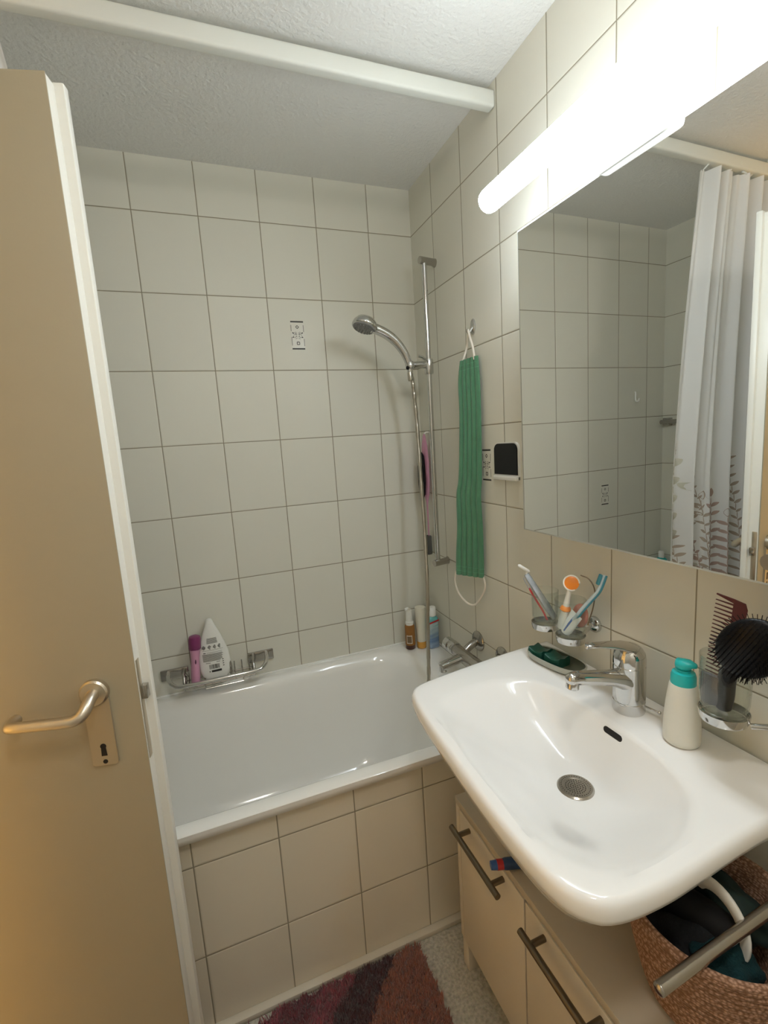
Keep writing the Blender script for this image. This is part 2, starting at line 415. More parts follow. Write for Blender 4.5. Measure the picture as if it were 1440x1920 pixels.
for k in range(21):
    s0 = .01+k*.048; hgt = rl.choice([.34, .60, .28, .50, .42]); mi = rl.choice([1, 2, 3, 1, 2])
    n = int(hgt/.034); lean = rl.uniform(-.32, .32)
    for q in range(n):
        f = q/n; ss = s0+lean*f*f*hgt*.7; tt = bz-f*hgt*kz
        leaf(ss, tt, PI/2-lean*f, .036, .0014, mi)
        big = rl.uniform(.016, .026) if mi != 2 else rl.uniform(.024, .034)
        sl = .26 if mi == 1 else (.50 if mi == 2 else .32)
        if mi != 2 or q % 2: leaf(ss, tt, PI/2+.95, big*1.35, big*sl, mi)
        if mi != 2 or q % 2 == 0: leaf(ss, tt+.006*kz, PI/2-.95, big*1.35, big*sl, mi)
    leaf(s0+lean*hgt*.7, bz-hgt*kz, PI/2, .034, .010 if mi != 2 else .015, mi)
obj('curtain_cloth', bm, [M_CURT, M_LEAF1, M_LEAF2, M_LEAF3], curt, angle=180)
for k in range(9):
    s = .03+k*.115; p = curtP(s, 0)
    bm = B(); tube(bm, [(p.x, p.y, p.z-.004), (p.x, p.y+.003, p.z+.003), (p.x, -.564, 2.304)], .0028, 8)
    obj('curtain_hook', bm, M_WHITE, curt)

# red bath towel hanging from a peg on the left wall beside the tub
bm = B()
rings = []
for k in range(15):
    t = k/14; z = 1.46-.62*t; w = .035+.055*min(1, t*2.2)
    rings.append([V(XL+.012+.022*(1+math.sin(a*3+t))*(.6+.4*math.sin(a)**2)+.012, -.655+w*math.cos(a)*.62, z) if False else
                  V(XL+.040+.026*math.sin(a)+.006*math.sin(3*a+3*t), -.650+w*.6*math.cos(a), z) for a in [2*PI*i/28 for i in range(28)]])
loft(bm, rings)
tag(obj('towel', bm, M_REDCLOTH), 'dark red towel hanging on the left wall between shower curtain and door', 'towel')

# ------------------------------------------------------------------ grab bar, small hook on far walls (seen in the mirror)
gb = thing('grab_bar', 'short chrome wall bar on the left tiled wall behind the curtain', 'grab bar', (XL, -.1, 1.425))
bm = B(); box(bm, (XL-.0005, -.020, 1.405), (XL+.03, -.055, 1.445), .003); obj('bracket', bm, M_CHROME2, gb)
bm = B(); box(bm, (XL-.0005, -.30, 1.405), (XL+.03, -.335, 1.445), .003); obj('bracket', bm, M_CHROME2, gb)
bm = B(); tube(bm, [(XL+.030, -.012, 1.425), (XL+.030, -.35, 1.425)], .011, 14); obj('bar', bm, M_CHROME2, gb)
hk = B(); tube(hk, [(-1.487, -.001, 1.585), (-1.487, -.006, 1.58), (-1.487, -.007, 1.548), (-1.487, -.014, 1.538), (-1.487, -.024, 1.541), (-1.487, -.028, 1.552)], .0045, 10, 4)
tag(obj('wall_hook', hk, M_WHITE), 'small white plastic hook on the back tiles, seen in the mirror', 'hook')
tb = thing('soap_bottle', 'teal bottle with white cap in the far left corner of the bathtub rim', 'bottle', (-1.655, -.045, RZ))
bm = B(); loft(bm, [rrect(-1.655, -.040, .034*k, .022*k, .015, RZ+h) for k, h in ((.9, .001), (1, .008), (1, .10), (.85, .125), (.5, .135))]); obj('bottle_body', bm, M_TEAL, tb)
bm = B(); lathe(bm, [(.014, .133), (.014, .165), (.010, .170)], (-1.655, -.040, RZ)); obj('cap', bm, M_WHITE, tb)

# ------------------------------------------------------------------ printed ornaments on tiles
def ornament(label, P):
    """P(u, v, d): u,v in metres from plaque centre, d out of the wall"""
    t = thing('tile_ornament', label, 'wall decoration', P(0, 0, 0), 'ornament transfers on the wall tiles')
    bm = B(); prism(bm, [P(-.0245, -.049, -.001), P(.0245, -.049, -.001), P(.0245, .049, -.001), P(-.0245, .049, -.001)], P(0, 0, .0005)-P(0, 0, -.001))
    obj('plaque', bm, ORN, t, smooth=False)
    bm = B(); bg = B()
    def st(b, u0, v0, u1, v1, w=.0020):
        a = V(u1-u0, v1-v0, 0); n = V(-a.y, a.x, 0).normalized()*w/2
        prism(b, [P(u0+n.x, v0+n.y, .0006), P(u1+n.x, v1+n.y, .0006), P(u1-n.x, v1-n.y, .0006), P(u0-n.x, v0-n.y, .0006)], P(0, 0, .0009)-P(0, 0, .0006))
    st(bm, -.0235, .0475, .0235, .0475, .005); st(bm, -.0235, -.0475, .0235, -.0475, .005)
    st(bg, -.0225, .036, -.0225, .014, .002); st(bg, .0225, .036, .0225, .012, .002); st(bg, -.0225, -.006, -.0225, -.036, .002); st(bg, .0225, -.012, .0225, -.038, .002)
    for a in range(4):
        a0, a1 = a*PI/2, (a+1)*PI/2; st(bm, .0055*math.sin(a0), .029+.0055*math.cos(a0), .0055*math.sin(a1), .029+.0055*math.cos(a1), .0022)
        s = .0045; c = [(-s, -s), (s, -s), (s, s), (-s, s)]; st(bm, c[a][0], -.028+c[a][1], c[(a+1) % 4][0], -.028+c[(a+1) % 4][1], .0024)
    for s in (-1, 1):
        st(bm, s*.019, .010, s*.014, .006, .0034); st(bm, s*.019, -.008, s*.014, -.005, .0034)
        st(bg, s*.013, .009, s*.002, .003, .0016); st(bg, s*.013, -.009, s*.002, -.003, .0016); st(bg, s*.016, 0, s*.004, .006, .0014)
        st(bg, s*.010, .012, s*.003, .009, .0014); st(bg, s*.009, -.013, s*.002, -.009, .0014); st(bg, s*.006, -.006, s*.006, .005, .0012)
    obj('dark_print', bm, M_PRINT, t, smooth=False); obj('grey_print', bg, M_PRINTG, t, smooth=False)
ORN = mat('ornament_ground', (.74,.72,.64), .25, var=(30, .03))
ornament('small black ornamental print on the back wall tile left of the shower head', lambda u, v, d: V(-.4755+u, -d, 1.830+v))
ornament('small black ornamental print half hidden beside the green back strap', lambda u, v, d: V(-d, -.4835-u, 1.331+v))
ornament('small black ornamental print low on the back tiles, seen in the mirror', lambda u, v, d: V(-1.285+u, -d, 1.080+v))

# ------------------------------------------------------------------ shower rail, slider, hand shower, hose
sr = thing('shower_rail', 'vertical chrome shower rail on the right wall near the corner', 'shower rail', (-.05, -.203, .955))
bm = B(); tube(bm, [(-.05, -.203, .95), (-.05, -.203, 2.045)], .0092, 18); obj('rail_tube', bm, M_CHROME, sr)
for z in (2.043, .953):
    bm = B(); tube(bm, [(-.001, -.19, z), (-.012, -.195, z), (-.05, -.203, z), (-.068, -.206, z)], .0, 18, radii=[.015, .0125, .0125, .0125]); obj('wall_bracket', bm, M_CHROME2, sr)
bm = B(); lathe(bm, [(.015, -.026), (.0165, -.022), (.0165, .022), (.015, .026)], (-.05, -.203, 1.683), (0, 0, 1), 24)
tube(bm, [(-.05, -.203, 1.690), (-.08, -.204, 1.690), (-.112, -.204, 1.688)], .010, 16, flat=1.3)
lathe(bm, [(.014, -.010), (.016, -.006), (.016, .010), (.013, .014)], (-.124, -.204, 1.686), (-.25, .1, .95), 20)
tube(bm, [(-.065, -.222, 1.700), (-.085, -.226, 1.712), (-.100, -.226, 1.716)], .005, 10)
obj('slider', bm, M_CHROME, sr)
bm = B(); ellipsoid(bm, (-.139, -.214, 1.678), .006, .006, .007); obj('slider_knob', bm, M_BLACK, sr)

hs = thing('hand_shower', 'chrome hand shower head tilted out from the rail slider', 'shower head', (-.125, -.2, 1.67))
bm = B()
pts = [(-.1255, -.204, 1.664), (-.129, -.203, 1.695), (-.143, -.202, 1.730), (-.167, -.201, 1.763), (-.198, -.200, 1.789), (-.232, -.2, 1.806), (-.262, -.2, 1.815)]
tube(bm, pts, .012, 20, 5, radii=lambda t: .0105+.0045*math.sin(min(1, t*1.25)*PI*.55)+(.003*t))
obj('handle', bm, M_CHROME, hs)
HD = V(-.33, -.12, -.94).normalized(); HC = V(-.282, -.200, 1.826)
bm = B(); lathe(bm, [(.003, -.024), (.018, -.0225), (.032, -.016), (.041, -.004), (.044, .006), (.044, .012), (.041, .015)], HC, HD, 40); obj('head_shell', bm, M_CHROME, hs, angle=50)
bm = B(); lathe(bm, [(.040, .0145), (.038, .018), (.020, .0195), (.0, .020)], HC, HD, 36)
u_, v_ = frame(HD)
for rr, n in ((.010, 6), (.020, 12), (.031, 18)):
    for k in range(n):
        a = 2*PI*k/n; lathe(bm, [(.0018, .018), (.0013, .0225)], HC+u_*rr*math.cos(a)+v_*rr*math.sin(a), HD, 6)
obj('spray_face', bm, mat('spray_grey', (.22,.22,.22), .4, var=(30, .1)), hs)
bm = B()
hp = smooth_pts([(-.1255, -.204, 1.668), (-.119, -.204, 1.64), (-.114, -.203, 1.58), (-.109, -.204, 1.47), (-.115, -.225, 1.281), (-.124, -.253, 1.085), (-.142, -.29, .90), (-.157, -.305, .70), (-.163, -.310, .58), (-.170, -.318, .50), (-.168, -.36, .43), (-.160, -.44, .435), (-.14, -.50, .52), (-.085, -.50, .60), (-.068, -.485, .655)], 26)
tube(bm, hp, .0068, 10, radii=lambda t: .0068+(.0007 if int(t*390*2) % 2 else -.0003))
lathe(bm, [(.0085, 0), (.0095, .004), (.0095, .03), (.008, .034)], (-.1255, -.204, 1.634), (-.03, 0, .99), 16)
tag(obj('shower_hose', bm, M_HOSE), 'long metal shower hose hanging from the hand shower into the tub', 'hose')

# back brush hanging in the corner
bb = thing('bath_brush', 'pink long-handled bath brush with black pad hanging in the tiled corner', 'brush', (-.03, -.07, .96))
bm = B(); loft(bm, [[V(-.022+math.cos(a)*.009*k, -.075+math.sin(a)*.028*k, z) for a in [2*PI*i/20 for i in range(20)]] for k, z in
                    ((.15, 1.446), (.4, 1.435), (.75, 1.40), (1, 1.34), (1, 1.26), (.8, 1.21), (.45, 1.185), (.25, 1.165), (.2, 1.03))]); obj('brush_back', bm, M_PINK, bb)
bm = B(); loft(bm, [[V(-.040+math.cos(a)*.013*k, -.075+math.sin(a)*.022*k, z) for a in [2*PI*i/20 for i in range(20)]] for k, z in
                    ((.3, 1.375), (.8, 1.36), (1, 1.32), (1, 1.25), (.7, 1.205), (.2, 1.19))]); obj('bristle_pad', bm, M_SATINBLACK, bb)
bm = B(); tube(bm, [(.0005, -.072, 1.452), (-.012, -.072, 1.452), (-.020, -.073, 1.446)], .003, 8, 3); obj('hanging_peg', bm, M_WHITE, bb)
bm = B(); box(bm, (-.012, -.058, .955), (-.034, -.084, 1.035), .005); obj('handle_end', bm, mat('grey_rubber', (.10,.10,.095), .6, var=(20, .1)), bb)

# ------------------------------------------------------------------ green back strap
hook = thing('adhesive_hook', 'small chrome hook on the right wall holding the green strap', 'hook', (0, -.43, 1.77))
bm = B(); loft(bm, [[V(-d, -.432+math.cos(a)*.012*k, 1.768+math.sin(a)*.024*k) for a in [2*PI*i/24 for i in range(24)]] for k, d in ((1, .0005), (1, .004), (.85, .006))]); obj('hook_plate', bm, M_CHROME, hook)
bm = B(); tube(bm, [(-.005, -.432, 1.765), (-.014, -.432, 1.752), (-.022, -.432, 1.750), (-.026, -.432, 1.760)], .004, 10, 4); obj('hook_arm', bm, M_CHROME, hook)
THREAD = mat('green_thread', (.14,.36,.22), .9, var=(40, .1))
st = thing('back_strap', 'green ribbed back-scrubbing strap with white cord loops hanging on the right wall', 'back scrubber', (-.03, -.43, .95))
Lp = smooth_pts([(-.030, -.392, 1.668), (-.034, -.382, 1.60), (-.042, -.395, 1.49), (-.052, -.392, 1.30), (-.060, -.385, 1.23), (-.062, -.384, 1.12), (-.066, -.376, 1.02), (-.070, -.380, .955)], 8)
Rp = smooth_pts([(-.014, -.474, 1.672), (-.013, -.478, 1.60), (-.014, -.480, 1.49), (-.016, -.477, 1.30), (-.020, -.474, 1.23), (-.016, -.473, 1.12), (-.015, -.471, 1.02), (-.015, -.469, .955)], 8)
bm = B(); NW = 40; front, back = [], []
for a, b in zip(Lp, Rp):
    w = (b-a); n = V(0, 0, 1).cross(w).normalized()
    if n.x > 0: n = -n
    fr, bk = [], []
    for i in range(NW+1):
        s = i/NW; rib = abs(math.sin(s*PI*5))**.55*.0075*(.65+.35*math.sin(PI*s)); p = a.lerp(b, s)
        fr.append(bm.verts.new(p+n*(.001+rib))); bk.append(bm.verts.new(p-n*(.001+rib*.7)))
    front.append(fr); back.append(bk)
for j in range(len(front)-1):
    for i in range(NW):
        bm.faces.new((front[j][i], front[j][i+1], front[j+1][i+1], front[j+1][i])); bm.faces.new((back[j][i+1], back[j][i], back[j+1][i], back[j+1][i+1]))
    bm.faces.new((front[j][0], front[j+1][0], back[j+1][0], back[j][0])); bm.faces.new((front[j][NW], back[j][NW], back[j+1][NW], front[j+1][NW]))
for i in range(NW):
    bm.faces.new((front[0][i+1], front[0][i], back[0][i], back[0][i+1])); bm.faces.new((front[-1][i], front[-1][i+1], back[-1][i+1], back[-1][i]))
obj('strap', bm, M_GREEN, st, angle=60)
for q in (0, -1):   # stitched end bands
    bm = B()
    for k in (2, 4):
        a, b = (Lp[k], Rp[k]) if q == 0 else (Lp[-1-k], Rp[-1-k])
        w = b-a; n = V(0, 0, 1).cross(w).normalized(); n = -n if n.x > 0 else n
        tube(bm, [a.lerp(b, s)+n*(.0015+abs(math.sin(s*PI*5))**.55*.0072*(.65+.35*math.sin(PI*s))) for s in [i/20 for i in range(21)]], .0008, 5)
    obj('stitching', bm, THREAD, st)
bm = B(); tube(bm, [(-.020, -.462, 1.662), (-.020, -.455, 1.70), (-.022, -.442, 1.735), (-.021, -.432, 1.757), (-.016, -.422, 1.745), (-.014, -.410, 1.71), (-.026, -.402, 1.667)], .0038, 10, 5); obj('cord_loop', bm, M_CORD, st)
bm = B(); tube(bm, [(-.068, -.378, .965), (-.070, -.368, .93), (-.062, -.374, .885), (-.045, -.400, .852), (-.030, -.428, .850), (-.020, -.456, .885), (-.015, -.474, .925), (-.016, -.464, .965)], .0036, 10, 5); obj('cord_loop', bm, M_CORD, st)

# black and white wall box
dv = thing('wall_box', 'small white wall box with black front beside the mirror cabinet', 'wall box', (0, -.58, 1.34))
def arch(y0, y1, z0, z1, r, x):
    pts = [V(x, y0, z0), V(x, y1, z0)]
    for k in range(7):
        a = math.radians(180-15*k); pts.append(V(x, y1+r+r*math.cos(a), z1-r+r*math.sin(a)))
    for k in range(7):
        a = math.radians(90-15*k); pts.append(V(x, y0-r+r*math.cos(a), z1-r+r*math.sin(a)))
    return pts
bm = B()
prism(bm, arch(-.537, -.656, 1.292, 1.401, .020, .0005), (-.0075, 0, 0)); box(bm, (.0005, -.656, 1.289), (-.016, -.540, 1.303), .003)
obj('holder_body', bm, M_WHITE, dv, angle=30)
bm = B(); prism(bm, arch(-.540, -.653, 1.306, 1.398, .020, -.0071), (-.003, 0, 0)); obj('front_panel', bm, M_BLACK, dv, angle=30)

# ------------------------------------------------------------------ bath mixer
mx_ = thing('bath_mixer', 'chrome thermostatic bath mixer on the right wall behind the washbasin', 'faucet', (0, -.46, .67))
for y in (-.397, -.545):
    bm = B(); lathe(bm, [(.036, -.001), (.036, .004), (.030, .010), (.016, .014), (.016, .016)], (0, y, .700), (-1, 0, 0), 32); obj('rosette', bm, M_CHROME2, mx_)
    bm = B(); tube(bm, [(-.010, y, .700), (-.040, y-.004, .690), (-.070, y-.008, .672)], .0135, 18, 3); obj('connector', bm, M_CHROME2, mx_)
bm = B(); lathe(bm, [(.020, 0), (.022, .004), (.022, .205), (.020, .21)], (-.072, -.355, .668), (0, -1, 0), 28); obj('body', bm, M_CHROME2, mx_)
bm = B(); lathe(bm, [(.018, 0), (.0235, .004), (.0235, .03), (.022, .032), (.0245, .035), (.0245, .065), (.022, .070)], (-.072, -.290, .668), (0, -1, 0), 28); obj('temperature_knob', bm, M_CHROME, mx_)
bm = B(); lathe(bm, [(.022, 0), (.0245, .004), (.0245, .05), (.018, .056)], (-.072, -.565, .668), (0, -1, 0), 28); obj('flow_knob', bm, M_CHROME, mx_)
bm = B(); tube(bm, [(-.068, -.415, .668), (-.10, -.417, .662), (-.135, -.418, .656), (-.165, -.419, .650)], .019, 18, 3, flat=.72, up=(0, 0, 1))
lathe(bm, [(.0125, 0), (.0135, .006), (.0135, .022), (.011, .024)], (-.158, -.419, .655), (0, 0, -1), 20); obj('spout', bm, M_CHROME, mx_, angle=50)

# ------------------------------------------------------------------ bottles in the tub corner
b1 = thing('pump_bottle', 'slim amber bottle with white pump, leftmost in the tub corner', 'bottle', (-.128, -.068, RZ))
X, Y = -.128, -.068
bm = B(); lathe(bm, [(.018, .001), (.0205, .004), (.0205, .020)], (X, Y, RZ), seg=24); obj('bottle_base', bm, M_DKAMBER, b1)
bm = B(); lathe(bm, [(.0207, .0195), (.0207, .098), (.019, .104), (.014, .106)], (X, Y, RZ), seg=24); obj('bottle_body', bm, M_AMBER, b1)
bm = B(); lathe(bm, [(.0165, .105), (.0165, .118), (.014, .120), (.013, .150), (.0125, .168)], (X, Y, RZ), seg=20)
tube(bm, [(X+.002, Y, RZ+.165), (X-.010, Y-.01, RZ+.178), (X-.022, Y-.014, RZ+.176)], .006, 10, 3); obj('pump', bm, M_WHITE, b1)
def lab(bm, X, Y, r, z0, z1, a0, a1, off=.0006):
    rr = [[V(X+math.cos(a0+(a1-a0)*k/10)*(r+off), Y+math.sin(a0+(a1-a0)*k/10)*(r+off), z) for k in range(11)] for z in (z0, z1)]
    loft(bm, rr, False, False, closed=False)
bm = B(); A = math.radians(-115); lab(bm, X, Y, .0207, RZ+.028, RZ+.064, A-.7, A+.45); obj('label', bm, M_LABEL, b1)
bm = B(); lab(bm, X, Y, .0207, RZ+.032, RZ+.060, A-.58, A+.33, .0010); obj('label_print', bm, mat('brown_label', (.20,.13,.07), .5, var=(40, .3)), b1)
b2 = thing('shampoo_bottle', 'white tube bottle standing on its orange cap between its two neighbours', 'bottle', (-.083, -.082, RZ))
X, Y = -.083, -.082
bm = B(); lathe(bm, [(.017, .001), (.0195, .003), (.0195, .028), (.0185, .030)], (X, Y, RZ), seg=24); obj('cap', bm, mat('ochre_cap', (.62,.31,.06), .35, var=(10, .04)), b2)
bm = B(); lathe(bm, [(.0185, .0295), (.0195, .035), (.0205, .10), (.0225, .168), (.022, .176), (.012, .178)], (X, Y, RZ), seg=24); obj('bottle_body', bm, mat('bottle_offwhite', (.70,.66,.54), .4, var=(10, .03)), b2)
b3 = thing('lotion_bottle', 'pale blue and teal bottle with white cap, nearest the mixer', 'bottle', (-.038, -.108, RZ))
X, Y = -.040, -.104
def blue_mat():
    m = mat('blue_gradient_label', (.3,.4,.5), .3); nt = m.node_tree; N = nt.nodes.new; L = nt.links.new
    g_ = N('ShaderNodeNewGeometry'); s_ = N('ShaderNodeSeparateXYZ'); L(g_.outputs['Position'], s_.inputs[0])
    w = N('ShaderNodeTexWave'); w.inputs['Scale'].default_value = 14; w.inputs['Distortion'].default_value = 6; w.bands_direction = 'Z'; L(g_.outputs['Position'], w.inputs['Vector'])
    mr = N('ShaderNodeMapRange'); L(s_.outputs['Z'], mr.inputs['Value']); mr.inputs['From Min'].default_value = RZ; mr.inputs['From Max'].default_value = RZ+.14
    ad = N('ShaderNodeMath'); ad.operation = 'MULTIPLY_ADD'; L(w.outputs['Fac'], ad.inputs[0]); ad.inputs[1].default_value = .12; L(mr.outputs[0], ad.inputs[2])
    cr = N('ShaderNodeValToRGB'); e = cr.color_ramp.elements
    e[0].position = .0; e[0].color = (.36,.47,.62,1); e[1].position = 1; e[1].color = (.14,.42,.42,1)
    for p, c in ((.35, (.13,.22,.38,1)), (.55, (.30,.40,.46,1)), (.78, (.42,.52,.52,1)), (.84, (.12,.40,.40,1))):
        x = e.new(p); x.color = c
    L(ad.outputs[0], cr.inputs[0]); L(cr.outputs[0], nt.nodes['Principled BSDF'].inputs['Base Color']); return m
bm = B(); loft(bm, [rrect(X, Y, .024*k, .016*k, .012, RZ+h, 3, 5) for k, h in ((.85, .001), (1, .005), (1, .118), (.92, .130), (.6, .138))]); obj('bottle_body', bm, blue_mat(), b3)
bm = B(); lathe(bm, [(.0135, .137), (.0155, .139), (.0165, .172), (.014, .176)], (X, Y, RZ), seg=24); obj('cap', bm, M_WHITE, b3)
bm = B(); prism(bm, [V(X-.0235, Y-.0168, RZ+.108), V(X+.022, Y-.0168, RZ+.117), V(X+.022, Y-.0168, RZ+.124), V(X-.0235, Y-.0168, RZ+.115)], (0, -.0005, 0)); obj('red_band', bm, M_RED, b3, smooth=False)

# ------------------------------------------------------------------ wire bath caddy
cd = thing('bath_caddy', 'chrome wire bath shelf on the back tiles above the tub', 'shelf', (-.88, 0, .645))
for a, b_x in ((-1.078, -.985), (-.775, -.680)):
    bm = B(); box(bm, (a, .0005, .624), (b_x, -.010, .663), .0025); obj('wall_plate', bm, M_CHROME2, cd)
bm = B()
tube(bm, [(-1.052, -.010, .655), (-1.050, -.035, .658), (-1.046, -.070, .652), (-1.030, -.098, .642), (-1.000, -.108, .637), (-.88, -.109, .637), (-.76, -.108, .637), (-.728, -.098, .642), (-.712, -.070, .652), (-.708, -.035, .658), (-.706, -.010, .655)], .0072, 12, 6)
obj('front_rail', bm, M_CHROME, cd)
bm = B()
for xx in (-.998, -.760):
    tube(bm, [(xx, -.010, .655), (xx+.003, -.030, .662), (xx, -.060, .655), (xx, -.080, .630), (xx, -.080, .612), (xx, -.055, .606), (xx, -.02, .610), (xx, -.010, .625)], .0052, 10, 5)
tube(bm, [(-1.000, -.016, .612), (-.76, -.016, .612)], .0032, 8); tube(bm, [(-1.0, -.092, .618), (-.76, -.092, .618)], .0032, 8)
for k in range(9):
    xx = -.985+k*.0265; tube(bm, [(xx, -.012, .648), (xx, -.014, .616), (xx, -.055, .613), (xx, -.100, .622), (xx, -.108, .634)], .0022, 8, 3)
tube(bm, [(-.93, -.085, .616), (-.93, -.088, .600), (-.80, -.088, .600), (-.80, -.085, .616)], .0026, 8)
tube(bm, [(-.845, -.012, .650), (-.845, -.03, .668), (-.84, -.05, .66), (-.84, -.055, .62)], .0045, 8, 4)
obj('basket_wires', bm, M_CHROME2, cd)

pb = thing('shaver', 'pink shaver with purple cap standing left in the wire bath shelf', 'shaver', (-.96, -.06, .62))
ax_ = lambda t: V(-.962+.014*t, -.062+.012*t, .621+.168*t)
bm = B(); tube(bm, [ax_(t) for t in (0, .08, .25, .45, .6, .72)], .0, 20, radii=[.018, .021, .020, .0185, .021, .0235], flat=.75); obj('shaver_body', bm, M_PINK, pb)
bm = B(); tube(bm, [ax_(t) for t in (.715, .73, .93, .98, 1.0)], .0, 24, radii=[.0225, .0245, .0245, .022, .014], flat=.85); obj('cap', bm, M_PURPLE, pb)
bm = B(); tube(bm, [ax_(t)+V(.002, -.0160, 0) for t in (.42, .46, .52, .56)], .0, 12, radii=[.002, .005, .004, .001], flat=.6)
for dx in (-.006, .007): tube(bm, [ax_(t)+V(dx, -.0148, 0) for t in (.04, .2, .38)], .0012, 6)
obj('dark_slot', bm, mat('dark_purple', (.09,.012,.045), .4, var=(20, .1)), pb)

wb = thing('shampoo_bottle', 'white teardrop bottle with printed back label on the wire bath shelf', 'bottle', (-.89, -.06, .62))
prof = [(0, .70), (.04, .86), (.12, .97), (.25, 1.0), (.42, .95), (.60, .76), (.76, .53), (.88, .33), (.95, .24), (.99, .18), (1.0, .09)]
WB = lambda u, t, d: V(-.890+u-.006*t, -.048-d*1.0+.022*t, .621+.212*t)
def wbd(t):  # half depth
    return .019*(1-.45*t)*(1 if .03 < t < .97 else .8)
def wid(t):
    for (a, b), (c, e) in zip(prof[:-1], prof[1:]):
        if a <= t <= c: return (b+(e-b)*(t-a)/(c-a))*.054
    return .01
bm = B(); loft(bm, [[WB(math.cos(a)*w*.054, t, math.copysign(abs(math.sin(a))**.8, math.sin(a))*wbd(t)) for a in [2*PI*i/36 for i in range(36)]] for t, w in prof]); obj('bottle_body', bm, mat('bottle_white', (.80,.80,.75), .3, var=(10, .01)), wb, angle=50)
def wfront(u, t, off=.0008):
    w = wid(t); c = max(-.97, min(.97, u/w)); a = -math.acos(c); return WB(u, t, abs(math.sin(a))**.8*wbd(t)+off)
bm = B(); bd = B()
def strip(b, u0, u1, t0, t1):
    n = 6
    rr = [[wfront(u0+(u1-u0)*k/n, t) for k in range(n+1)] for t in (t0, t1)]; loft(b, rr, False, False, closed=False)
rl = random.Random(5)
for k in range(6): w = wid(.66-.012*k)*.45; strip(bm, -w, w, .68-.016*k, .688-.016*k)
for cxx in (-.030, -.010, .008, .024):
    for k in range(5):
        w = .007*math.sin(PI*(k+.7)/5.4); strip(bd, cxx-w, cxx+w*rl.uniform(.2, 1), .505+.014*k, .513+.014*k)
strip(bm, -.036, .034, .484, .488)
strip(bd, -.034, -.026, .440, .452)
strip(bm, -.022, .030, .444, .449)
for k in range(8): strip(bm, -.038, .034-rl.uniform(0, .006)-.001*k, .415-.016*k, .424-.016*k)
strip(bd, -.030, -.014, .272, .279); strip(bd, .006, .018, .276, .283)
for k in range(13):
    u = -.020+k*.0027; strip(bd, u, u+.0016*rl.choice([.7, 1, 1.1]), .170, .245)
strip(bd, -.014, .020, .115, .150); strip(bm, -.022, -.018, .12, .14)
for k in range(4): strip(bd, .026, .031, .19+.035*k, .203+.035*k)
me_ = bpy.data.meshes.new('tmp'); bd.to_mesh(me_); bd.free(); n_ = len(bm.faces); bm.from_mesh(me_); bm.faces.ensure_lookup_table()
for f in bm.faces[n_:]: f.material_index = 1
obj('back_label', bm, [M_PRINTG, M_PRINT], wb)

# ------------------------------------------------------------------ washbasin
ws = thing('washbasin', 'white ceramic washbasin with wide shallow bowl on the right wall', 'washbasin', (-.25, -1.1, .78))
ctr = V(-.29, -1.115, 0)
outer_ctrl = [(-.006, -.766), (-.08, -.768), (-.172, -.776), (-.303, -.793), (-.385, -.806), (-.425, -.815), (-.448, -.830), (-.460, -.855), (-.469, -.905), (-.475, -.961), (-.480, -1.04), (-.486, -1.149),
              (-.488, -1.250), (-.4848, -1.324), (-.4756, -1.364), (-.4613, -1.3857), (-.4417, -1.4001), (-.405, -1.4085), (-.350, -1.411), (-.300, -1.409), (-.187, -1.402), (-.10, -1.400), (-.006, -1.400)]
bowl_ctrl = [(-.155, -1.00), (-.176, -.935), (-.225, -.897), (-.285, -.884), (-.350, -.888), (-.410, -.910), (-.438, -.955), (-.452, -1.03), (-.460, -1.12), (-.461, -1.21), (-.452, -1.29), (-.420, -1.350), (-.365, -1.375), (-.300, -1.374), (-.235, -1.352), (-.185, -1.312), (-.160, -1.25), (-.152, -1.18), (-.151, -1.09)]
def closed_spline(c, n=8):
    c = [V(x, y, 0) for x, y in c]; m = len(c); out = []
    for i in range(m):
        a, b, d, e = c[i-1], c[i], c[(i+1) % m], c[(i+2) % m]
        for k in range(n):
            t = k/n; out.append(.5*((2*b)+(d-a)*t+(2*a-5*b+4*d-e)*t*t+(3*b-a-3*d+e)*t**3))
    return out
oc = smooth_pts([(x, y, 0) for x, y in outer_ctrl], 8)
bc = closed_spline(bowl_ctrl)
def hitpoly(poly, a, c=ctr):
    dx, dy = math.cos(a), math.sin(a); best = None
    n = len(poly)
    for i in range(n):
        p, q = poly[i]-c, poly[(i+1) % n]-c
        ex, ey = q.x-p.x, q.y-p.y; den = dx*ey-dy*ex
        if abs(den) < 1e-12: continue
        t = (p.x*ey-p.y*ex)/den; s = (p.x*dy-p.y*dx)/den
        if t > 0 and -1e-6 <= s <= 1+1e-6 and (best is None or t > best): best = t
    return best
NA = 160
angs = [2*PI*i/NA for i in range(NA)]
for cnx, cny in ((-.006, -.766), (-.006, -1.400)):   # snap two rays to the wall corners
    a = math.atan2(cny-ctr.y, cnx-ctr.x) % (2*PI); i = min(range(NA), key=lambda k: abs(angs[k]-a)); angs[i] = a
OR = [hitpoly(oc, a) for a in angs]; BR = [hitpoly(bc, a) for a in angs]
SZ = .850
def ring(f, z, c=ctr): return [V(c.x+math.cos(a)*f(i), c.y+math.sin(a)*f(i), z(i) if callable(z) else z) for i, a in enumerate(angs)]
drain = V(-.243, -1.131, 0)
bm = B()
rings = []
rings.append(ring(lambda i: OR[i]*.40, SZ-.150))
rings.append(ring(lambda i: OR[i]*.70, SZ-.128))
rings.append(ring(lambda i: OR[i]*.88, SZ-.075))
rings.append(ring(lambda i: OR[i]-.012, SZ-.040))
rings.append(ring(lambda i: OR[i]-.003, SZ-.034))
rings.append(ring(lambda i: OR[i], SZ-.024))
rings.append(ring(lambda i: OR[i]-.001, SZ-.010))
rings.append(ring(lambda i: OR[i]-.006, SZ-.002))
rings.append(ring(lambda i: OR[i]-.012, SZ))
